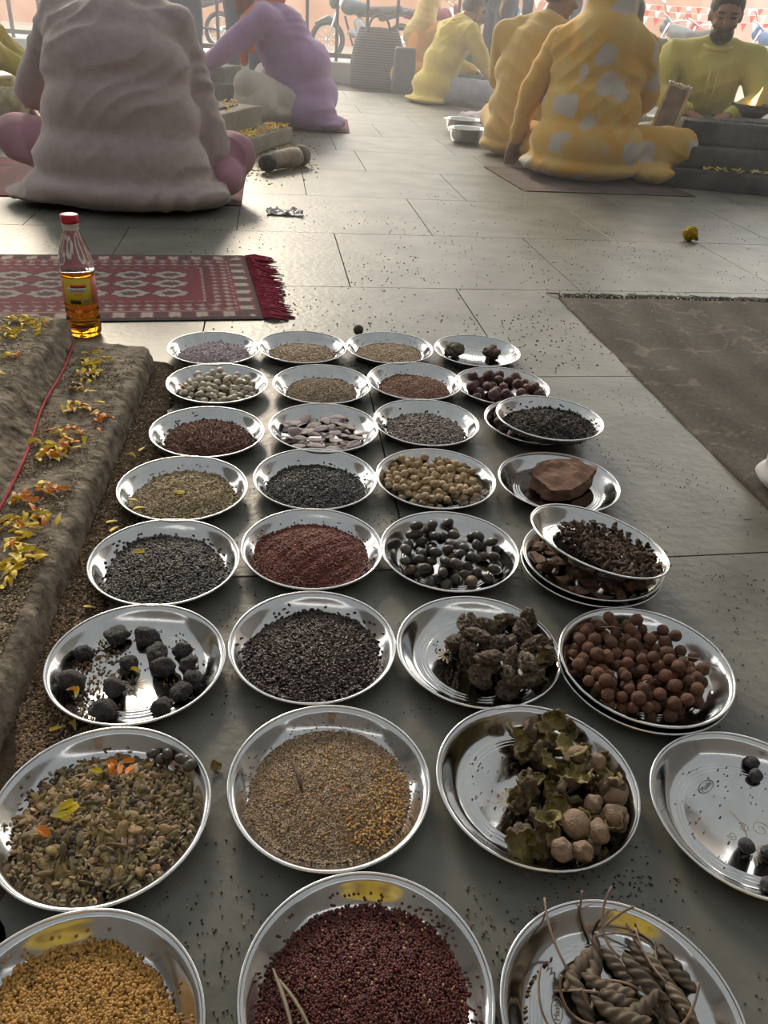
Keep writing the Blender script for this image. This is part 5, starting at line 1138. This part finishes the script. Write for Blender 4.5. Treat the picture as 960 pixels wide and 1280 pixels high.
lg = empty('burnt_log', (*at(357, 211, 0), 0), 1.13); tag(lg, 'short burnt log lying on the paving in front of the purple-shirted man', 'log')
V, Fc = tube_v([(-.15, 0, .047), (-.07, .004, .050), (.02, 0, .052), (.11, .0, .050)], [.040, .044, .048, .048], 14); link('wood', mesh_np('wood', [tuple(a) for a in V], Fc), mat('ashy_wood', (.25, .19, .14), .9, col2=(.42, .36, .30), scale=20, bump=.6, bscale=60), lg)
V, Fc = tube_v([(-.20, 0, .044), (-.17, .0, .046), (-.145, .0, .047)], [.034, .042, .0425], 14); link('charred_end', mesh_np('charred_end', [tuple(a) for a in V], Fc), mat('charcoal', (.02, .018, .017), .9, col2=(.07, .06, .055), scale=40, bump=.6, bscale=80), lg)
V, Fc = tube_v([(.105, .0, .0505), (.125, .0, .051), (.165, .0, .052)], [.0485, .054, .053], 14); link('bark_sleeve', mesh_np('bark_sleeve', [tuple(a) for a in V], Fc), mat('grey_bark', (.14, .12, .10), .9, bump=.6, bscale=60, col2=(.2, .18, .15)), lg)
x, y = at(356, 268, 0); bm = bmesh.new(); bmesh.ops.create_grid(bm, x_segments=26, y_segments=14, size=.5)
for v in bm.verts: p = v.co.copy(); v.co = Vector((p.x*.15, p.y*.055, .008+.012*abs(noise.noise(Vector((p.x*7, p.y*5, 1))))*2+.003*math.sin(p.x*13+p.y*9)))
bmesh.ops.solidify(bm, geom=bm.faces[:], thickness=.0006); o = link('plastic_scrap', bm_mesh('scrap', bm, True), mat('milky_plastic', (.82, .82, .82), .35, trans=.15), loc=(x, y, 0), rot=(0, 0, .1)); tag(o, 'crumpled white plastic scrap on the paving', 'scrap')
# grit around the middle altar
pts = on_floor(700, (235, 165, 400, 232), .001, lambda px, py, x, y: rs.uniform() < math.exp(-((px-335)/45.)**2-((py-195)/22.)**2)); sprinkle('husk_litter', 'straw-coloured husks littering the paving around the burnt log', 'litter', pts, (.010, .006, .002), [(.42, .33, .16), (.25, .17, .08), (.6, .45, .12)], mt=CHIP)
def petal_pile(n, label, fx, z): 
    pts = [fx() for _ in range(n)]; v, f, c = scatter(np.array([(a, b, z+rs.uniform(0, .012)) for a, b in pts]), np.array([(.020, .006, .003)])*np.ones((n, 1)), pal(n, [(.75, .55, .04), (.8, .6, .1), (.7, .3, .03), (.6, .55, .35)]), ICO1, 'flat', .5, .3); tag(link('marigold_petals', mesh_np('petals', v, f, True, c), CHIP), label, 'petals', kind='stuff')
cs, sn = math.cos(-.2), math.sin(-.2)
petal_pile(420, 'heap of yellow petals on the lower tier of the dusty altar', lambda: (lambda a, b: (-1.22+a*cs-b*sn, 5.0+a*sn+b*cs))(rs.uniform(.225, .35), rs.uniform(-.54, .54)) if rs.uniform() < .6 else (lambda a, b: (-1.22+a*cs-b*sn, 5.0+a*sn+b*cs))(rs.uniform(-.3, .34), rs.uniform(-.56, -.42)), .097)
petal_pile(120, 'few yellow petals on top of the dusty altar', lambda: (-1.22+rs.uniform(-.18, .18), 5.0+rs.uniform(-.38, .38)), .217)
petal_pile(30, 'few orange petals on the steps of the dark right altar', lambda: (2.12+rs.uniform(-.5, -.1), 5.22-rs.uniform(.38, .44)), .112)
# woven bag
bg_ = empty('woven_bag', (-.46, 10.35, .0), .05); tag(bg_, 'large dark striped woven bag standing in front of the railing', 'bag'); mb = MB(); n = 40
for lay, (z, sx, sy) in enumerate(((.0, .26, .13), (.03, .30, .15), (.25, .31, .15), (.45, .27, .12), (.58, .22, .07), (.575, .20, .055), (.40, .22, .09))):
    mb.v += [(sx*math.copysign(abs(math.cos(a))**.5, math.cos(a)), sy*math.copysign(abs(math.sin(a))**.5, math.sin(a)), z+.02*math.sin(3*a)*(z > .4)) for a in np.linspace(0, 2*PI, n, endpoint=False)]
for l in range(6): mb.f += [[l*n+k, l*n+(k+1) % n, (l+1)*n+(k+1) % n, (l+1)*n+k] for k in range(n)]
M_BAG = mat('woven_dark', (.035, .035, .037), .8); _N = M_BAG.node_tree.nodes; _L = M_BAG.node_tree.links; _w = _N.new('ShaderNodeTexWave'); _w.bands_direction = 'Z'; _w.inputs['Scale'].default_value = 12; _t = _N.new('ShaderNodeTexCoord'); _L.new(_t.outputs['Object'], _w.inputs['Vector']); _r = _N.new('ShaderNodeValToRGB'); _r.color_ramp.elements[0].color = (.02, .02, .022, 1); _r.color_ramp.elements[1].color = (.14, .13, .12, 1); _L.new(_w.outputs['Fac'], _r.inputs[0]); _L.new(_r.outputs[0], _N['Principled BSDF'].inputs['Base Color'])
link('bag_body', mb.mesh('bag_body'), M_BAG, bg_)
for s in (-1, 1):
    V, Fc = tube_v([(-.13, s*.06, .5)]+[(-.12*math.cos(t), s*(.07+.05*math.sin(t)), .56+.16*math.sin(t)) for t in np.linspace(.2, PI-.2, 11)]+[(.13, s*.06, .5)], .012, 8); link('handle', mesh_np('handle', [tuple(a) for a in V], Fc), MATS['black_ink'], bg_)
x, y = at(503, 118, 0); bm = bmesh.new(); add_box(bm, (0, 0, .22), (.26, .13, .44), bev=.03)
for v in bm.verts: v.co.x *= 1-.5*max(0, v.co.z-.1)
o = link('dark_bag', bm_mesh('dark_bag', bm, True), mat('slate_cloth', (.05, .055, .075), .6, bump=.3, bscale=30, col2=(.07, .075, .1)), loc=(x, y+.1, .0), rot=(0, 0, .15)); tag(o, 'upright dark slate bag left of the bright yellow kurta', 'bag')
# framed picture leaning on the right altar
fr = empty('framed_picture', (1.43, 5.12, .21)); fr.rotation_euler = (-.16, .20, -.25); fr.scale = (.72, .9, .92); tag(fr, 'gilt framed picture held upright beside the sari woman', 'picture')
MG = mat('gilt_frame', (.55, .38, .16), .4, .4, col2=(.75, .6, .35), scale=30)
for nm, c, s in (('frame_side', (-.085, 0, .16), (.022, .018, .32)), ('frame_side', (.085, 0, .16), (.022, .018, .32)), ('frame_side', (0, 0, .011), (.192, .018, .022)), ('frame_side', (0, 0, .312), (.192, .018, .026))): link(nm, box_mesh(nm, c, s, bev=.003), MG, fr)
link('backing', box_mesh('backing', (0, .002, .16), (.16, .006, .29)), mat('picture_print', (.20, .13, .09), .35, col2=(.34, .26, .2), scale=14), fr)
for k in range(9):
    me = mesh_np('bead', ICO2[0]*.008, ICO2[1]); link('bead', me, mat('white_bead', (.8, .78, .72), .4), fr, loc=(-.085+.021*k, -.014, .316+.004*math.sin(k*2)))
# white cloth edge at the right border beside the dark rug
x, y = at(972, 628, 0); o = organic('white_cloth', [('c', (0, 0, .03), .03, (0, .0, .13), .034), ('e', (.02, 0, .03), (.06, .07, .03))], .006, 4, folds(.003, ((1, .3, 0),), 60, 2, .002), WHT); o.location = (x+.004, y+.035, .006); tag(o, 'edge of a white cloth bundle at the right border of the photo', 'cloth')

# ================================================================== street: motorbikes
MT = mat('tyre', (.02, .02, .02), .8); MCH = mat('chrome', (.7, .7, .7), .2, 1.); MSEAT = mat('seat_black', (.03, .03, .032), .5)
def torus(R, r, seg=40, s2=12):
    V = []; Fc = []
    for i in range(seg):
        a = 2*PI*i/seg
        for k in range(s2): b = 2*PI*k/s2; q = R+r*math.cos(b); V.append((q*math.cos(a), r*1.0*math.sin(b), q*math.sin(a)))
    for i in range(seg):
        for k in range(s2): Fc.append([i*s2+k, i*s2+(k+1) % s2, ((i+1) % seg)*s2+(k+1) % s2, ((i+1) % seg)*s2+k])
    return V, Fc
def bike(label, x, y, rz, paint, lean=.12):
    b = empty('motorbike', (x, y, -.04), rz); b.rotation_euler = (lean, 0, rz); tag(b, label, 'motorbike')
    for wx in (-.64, .66):
        w = link('wheel', mesh_np('wheel', *torus(.27, .045)), MT, b, loc=(wx, 0, .315))
        link('rim', mesh_np('rim', *torus(.225, .014, 36, 8)), MCH, w)
        mb = MB()
        for k in range(10): a = 2*PI*k/10; mb.tube([(0, 0, 0), (.225*math.cos(a), 0, .225*math.sin(a))], .006, 5)
        mb.tube([(0, -.05, 0), (0, .05, 0)], .045, 14); link('spokes', mb.mesh('spokes'), MCH, w)
    organic('fuel_tank', [('c', (.02, 0, .82), .11, (.30, 0, .86), .12), ('e', (.28, 0, .83), (.16, .13, .12))], .016, 3, mt=paint, parent=b)
    organic('seat', [('c', (-.05, 0, .80), .075, (-.62, 0, .86), .065), ('c', (-.3, 0, .80), .09, (-.5, 0, .83), .085)], .016, 3, mt=MSEAT, parent=b)
    organic('tail', [('c', (-.3, 0, .72), .07, (-.80, 0, .84), .04)], .014, 3, mt=paint, parent=b)
    organic('engine', [('c', (.02, 0, .42), .13, (.10, 0, .60), .10), ('e', (-.08, 0, .40), (.16, .14, .11)), ('c', (.25, 0, .45), .06, (.1, 0, .4), .07)], .016, 2, mt=mat('engine_metal', (.25, .25, .26), .45, .8), parent=b)
    mb = MB().tube([(.66, -.07, .315), (.42, -.07, .98)], .022, 10).tube([(.66, .07, .315), (.42, .07, .98)], .022, 10); link('fork', mb.mesh('fork'), MCH, b)
    mb = MB().tube([(.36, -.36, 1.08), (.40, -.2, 1.06), (.44, 0, 1.0), (.40, .2, 1.06), (.36, .36, 1.08)], .016, 8); link('handlebar', mb.mesh('handlebar'), MCH, b)
    organic('headlamp', [('e', (.56, 0, .90), (.09, .11, .11)), ('e', (.53, 0, 1.0), (.06, .10, .07))], .014, 3, mt=paint, parent=b)
    organic('front_mudguard', [('c', (.50, 0, .58), .045, (.66, 0, .645), .05), ('c', (.66, 0, .645), .05, (.86, 0, .56), .035)], .012, 3, mt=paint, parent=b)
    mb = MB().tube([(.12, -.13, .30), (-.2, -.15, .27), (-.75, -.17, .38)], [.022, .035, .05], 12); link('exhaust', mb.mesh('exhaust'), MCH, b)
    mb = MB().tube([(.4, 0, .9), (.1, 0, .70), (-.1, 0, .35), (.2, 0, .25), (.36, 0, .7)], .022, 8).tube([(.1, 0, .72), (-.6, 0, .74)], .018, 8).tube([(-.1, .0, .35), (-.64, .06, .315)], .022, 8); link('frame', mb.mesh('frame'), MSEAT, b)
    for s in (-1, 1):
        mb = MB().tube([(.38, s*.26, 1.07), (.42, s*.36, 1.24)], .007, 6); mr_ = link('mirror', mb.mesh('mirror'), MSEAT, b); link('mirror_glass', mesh_np('mirror_glass', ICO2[0]*np.array((.02, .06, .04)), ICO2[1]), MCH, mr_, loc=(.42, s*.38, 1.26))
    return b
bike('silver-black motorbike parked on the street behind the railing', -1.0, 16.6, PI+.05, mat('silver_paint', (.05, .065, .08), .3, .5))
bike('dark red motorbike behind the orange-clad sitter', .2, 20.4, .2, mat('dark_red_paint', (.12, .01, .02), .3))
bike('dark motorbike seen past the farthest railing at the left', -4.4, 17.4, PI-.2, mat('black_paint', (.03, .03, .035), .3))
bike('grey motorbike under the bunting at the right', 5.0, 17.8, 2.2, mat('grey_paint', (.12, .13, .14), .35, .4))
bike('blue motorbike behind the bearded man', 7.0, 18.6, 2.0, mat('bike_blue', (.04, .12, .3), .35))
bike('red scooter-like motorbike farthest right on the street', 6.2, 20.5, 1.9, mat('bike_red', (.35, .03, .03), .35))
bike('teal motorbike seen between the blue posts', 2.4, 18.3, PI, mat('bike_teal', (.05, .2, .28), .35))
# low bunting strings on the right
for k in range(3):
    bu = empty('bunting', (6.0, 21.5+k, 0)); tag(bu, ('nearest', 'middle', 'farthest')[k]+' string of small red and white flags over the street', 'bunting')
    P = [(-3.5+.5*i, 0, 1.05+.15*k+.18*((i-7)/7)**2) for i in range(15)]; V, Fc = tube_v(P, .006, 5); link('cord', mesh_np('cord', [tuple(a) for a in V], Fc), WHT, bu)
    for i in range(28):
        xx = -3.4+.25*i; zz = 1.05+.15*k+.18*((xx)/3.5)**2; me = mesh_np('flag', [(xx-.07, 0, zz), (xx+.07, 0, zz), (xx, 0, zz-.17), (xx-.07, .004, zz), (xx+.07, .004, zz), (xx, .004, zz-.17)], [[0, 1, 2], [3, 5, 4], [0, 3, 4, 1], [1, 4, 5, 2], [2, 5, 3, 0]], False)
        link('flag', me, MATS['red_ink'] if i % 2 else WHT, bu)

# ================================================================== smoke of the fires hanging in the hall
sm = bpy.data.materials.new('smoke'); sm.use_nodes = True; N = sm.node_tree.nodes; L = sm.node_tree.links; N.remove(N['Principled BSDF'])
vs_ = N.new('ShaderNodeVolumeScatter'); vs_.inputs['Color'].default_value = (.93, .95, 1, 1); vs_.inputs['Density'].default_value = .034; vs_.inputs['Anisotropy'].default_value = .2
L.new(vs_.outputs[0], N['Material Output'].inputs['Volume'])
hz = link('smoke_haze', box_mesh('smoke_haze', (0, 6.85, 1.6), (13.6, 7.4, 3.0)), sm); tag(hz, 'thin bluish smoke haze hanging over the fires and sitters', 'smoke', kind='stuff')
